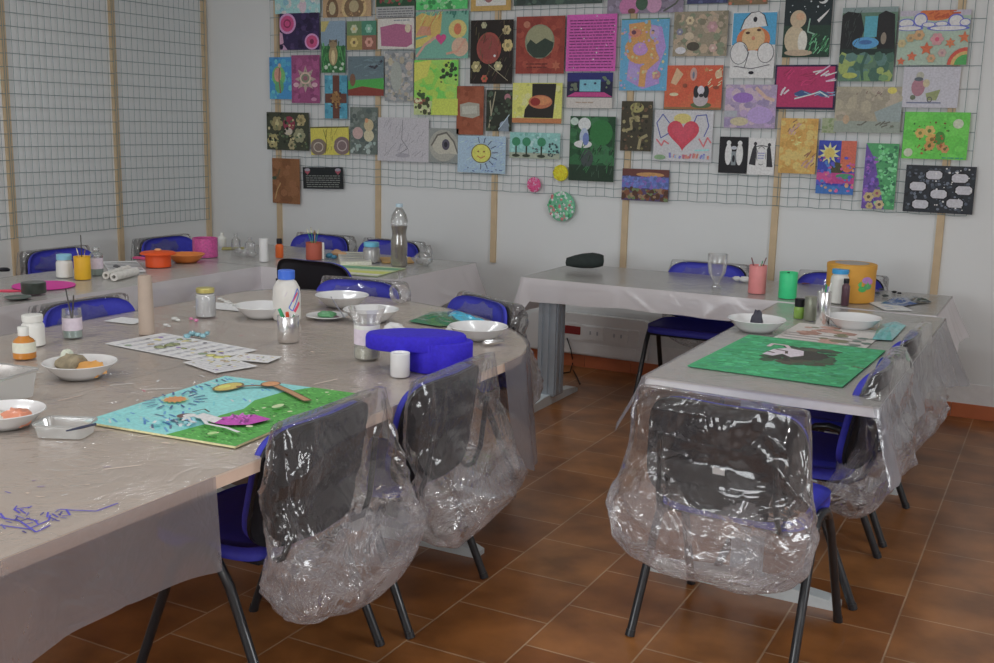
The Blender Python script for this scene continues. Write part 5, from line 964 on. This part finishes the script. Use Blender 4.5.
pic('pale painting of clouds, orange sun, star flowers and a rainbow', 898, 11.2, 968.9, 64.8, '76887a', [('r', 0, 0, 1, .1, '84808c'), ('e', .52, .06, .24, .13, 'b04c18'), ('s', .35, .01, .75, .15, 12, .1, .03, ['8c3814'], 20)] + [q for u, v, ru, rv in ((.1, .23, .12, .09), (.3, .17, .1, .13), (.42, .26, .1, .05), (.6, .25, .1, .05), (.8, .2, .11, .13), (.93, .23, .08, .07), (.15, .32, .2, .05), (.7, .33, .3, .05)) for q in (('e', u, v, ru, rv, '444c94'), ('e', u, v, ru*.84, rv*.8, '9898a8'))] + [('star', .42, .7, .13, .06, 5, 'b04420'), ('star', .75, .6, .1, .05, 6, 'a8542c'), ('star', .22, .84, .1, .05, 5, 'b04828'), ('star', .94, .5, .12, .05, 5, 'ac4c24'), ('star', .07, .93, .08, .04, 5, 'b04828'), ('f', .3, .45, .1, '94744c', '6c5c44'), ('f', .56, .53, .12, '94686c', 'a03c54'), ('f', .18, .5, .08, '8c744c', '6c5c44'), ('f', .06, .6, .08, '8c8058', '7c7050'), ('f', .65, .78, .08, '8c7470', '7c5c64'), ('f', .5, .88, .08, '947050', '6c6c50'), ('e', 1.0, 1.0, .27, .32, '983424'), ('e', 1.0, 1.0, .22, .25, '9c7c40'), ('e', 1.0, 1.0, .17, .19, '2c7838')])
pic('beige painting with a yellow sun and distant birds', 834.9, 86.6, 901.5, 133.4, '76705f', [scat(60, ['7c7664', '706a5c', '80786a'], .12), ('e', .84, .08, .07, .07, 'a89030'), ('s', .15, .1, .7, .22, 7, .04, .02, ['5c4c48'], 40), ('p', [(.6, .55), (1, .3), (1, .9), (.7, .9)], '687474'), ('r', 0, .75, 1, 1, '687068'), ('e', .18, .72, .05, .1, '847058'), ('s', .3, .8, .9, .9, 8, .1, .03, ['505c50', '4c4c44'], 20)])
pic('white sheet with a small pencil drawn gnome and barrow', 902.3, 67, 959.2, 108, '888890', [('e', .28, .5, .12, .22, '7c5460'), ('e', .3, .22, .07, .1, '7c7c70'), ('e', .28, .3, .08, .05, '404850'), ('e', .42, .4, .06, .1, '8c8468'), ('p', [(.42, .65), (.68, .55), (.62, .82), (.46, .82)], '687048'), ('l', [(.1, .88), (.7, .88)], .03, '505870'), ('o', .5, .8, .04, .06, .02, '404048'), ('e', .2, .75, .05, .06, '4c5444')], cat='drawing', name='drawing')
pic('bright green painting of a cluster of orange daisies', 903, 111.7, 968.6, 160.2, '3c9420', [scat(40, ['44a028', '389020'], .12), ('f', .26, .45, .11, '9c7c34', '50601c'), ('f', .4, .4, .12, '98843c', '3c5c1c'), ('f', .45, .58, .13, 'a0782c', '5c5018'), ('f', .42, .72, .11, '94682c', '3c4c18'), ('f', .6, .72, .1, '8c6030', '3c4c18'), ('e', .57, .55, .08, .14, '2c641c'), ('f', .66, .78, .09, '946838', '4c4420'), scat(36, ['5c4018', '206018', '843c18'], .02, .15, .2, .72, .9), ('e', .83, .24, .08, .1, '8c9480'), ('e', .1, .87, .07, .09, '8c9480'), ('t', .62, .94, .95, .99, 1, '206464')])
pic('glittering black panel with seven pale rounded labels', 904.2, 164.6, 974.7, 214.8, '1c2026', [scat(160, ['2c343c', '3c4450', '4c5460', '14161a'], .03)] + [q for u, v in ((.41, .2), (.78, .25), (.19, .45), (.5, .6), (.85, .5), (.25, .83), (.74, .78)) for q in (('p', [(u+dx, v+dy) for dx, dy in ((-.135, -.05), (-.09, -.105), (.09, -.105), (.135, -.05), (.135, .05), (.09, .105), (-.09, .105), (-.135, .05))], '0e1014'), ('p', [(u+dx*.85, v+dy*.85) for dx, dy in ((-.135, -.05), (-.09, -.105), (.09, -.105), (.135, -.05), (.135, .05), (.09, .105), (-.09, .105), (-.135, .05))], '8a8a90'))] + [scat(24, ['c0c8d8', 'a8b0c8'], .018, .4, .05, .97, .95)], tilt=0)
pic('narrow painting split between purple and leaf green, with flowers below', 863.6, 143, 896.6, 209.8, '2c7444', [('p', [(0, 0), (.3, .25), (.7, 1), (0, 1)], '4c3478'), scat(110, ['3c8c50', '54a068', '1c5438'], .05, .4, .03, .97, .95), scat(60, ['5c4090', '74408c', '3c2c6c'], .05, .02, .2, .4, .9), ('f', .2, .82, .16, '8c7c50', '44342c'), ('f', .45, .76, .14, '847448', '74344c'), ('f', .55, .93, .15, '90805c', '44342c'), ('f', .25, .96, .12, '8c7c50', '6c5c34')])
pic('narrow green leaf sheet peeking behind the waterfall and beige paintings', 822, 118, 836, 133, '70785c', [scat(12, ['5c6c48'], .1)])
def rosette(label, px_, py_, r, cs, base, name='round_ornament'):
    Y = YW-.03; p = aty(px_, py_, Y); m = mpp(p)*r; b = MB(); rnd = random.Random(int(px_))
    b.cc = hexc(base); b.lathe([(m*.96, 0), (m, .004), (m*.96, .012), (m*.5, .018), (.001, .019)], 24, cap=False)
    for i in range(90):
        a, q = rnd.random()*6.28, m*math.sqrt(rnd.random())*.93; s = m*rnd.uniform(.06, .13); b.cc = hexc(rnd.choice(cs)); zz = .0135+.006*(1-q/m)
        b.add([(q*math.cos(a)+s*math.cos(k*1.05+a), q*math.sin(a)+s*math.sin(k*1.05+a), zz) for k in range(6)]+[(q*math.cos(a), q*math.sin(a), zz+s*.5)], [(k, (k+1) % 6, 6) for k in range(6)])
    o = b.build(name, M_PAINT); o.matrix_world = Matrix.Translation(p) @ Matrix.Rotation(R(90), 4, 'X')
    tag(o, label, 'ornament', 'round ornaments below the artworks')
rosette('small pink round flower ornament below the tree painting', 534.3, 184.6, 7.6, ['a84c70', '8c3050', 'b07c8c'], '94385c')
rosette('small yellow round ornament beside the dark green painting', 561, 173, 8.2, ['a89420', '8c7c1c', 'b8a030'], 'a08c1c')
rosette('green and white mosaic disc hanging below the grid', 561.8, 206.3, 15, ['5c9470', '8c9c90', '2c6444', '94a8a0', '8c5458', '3c7c58'], '4c7c64')
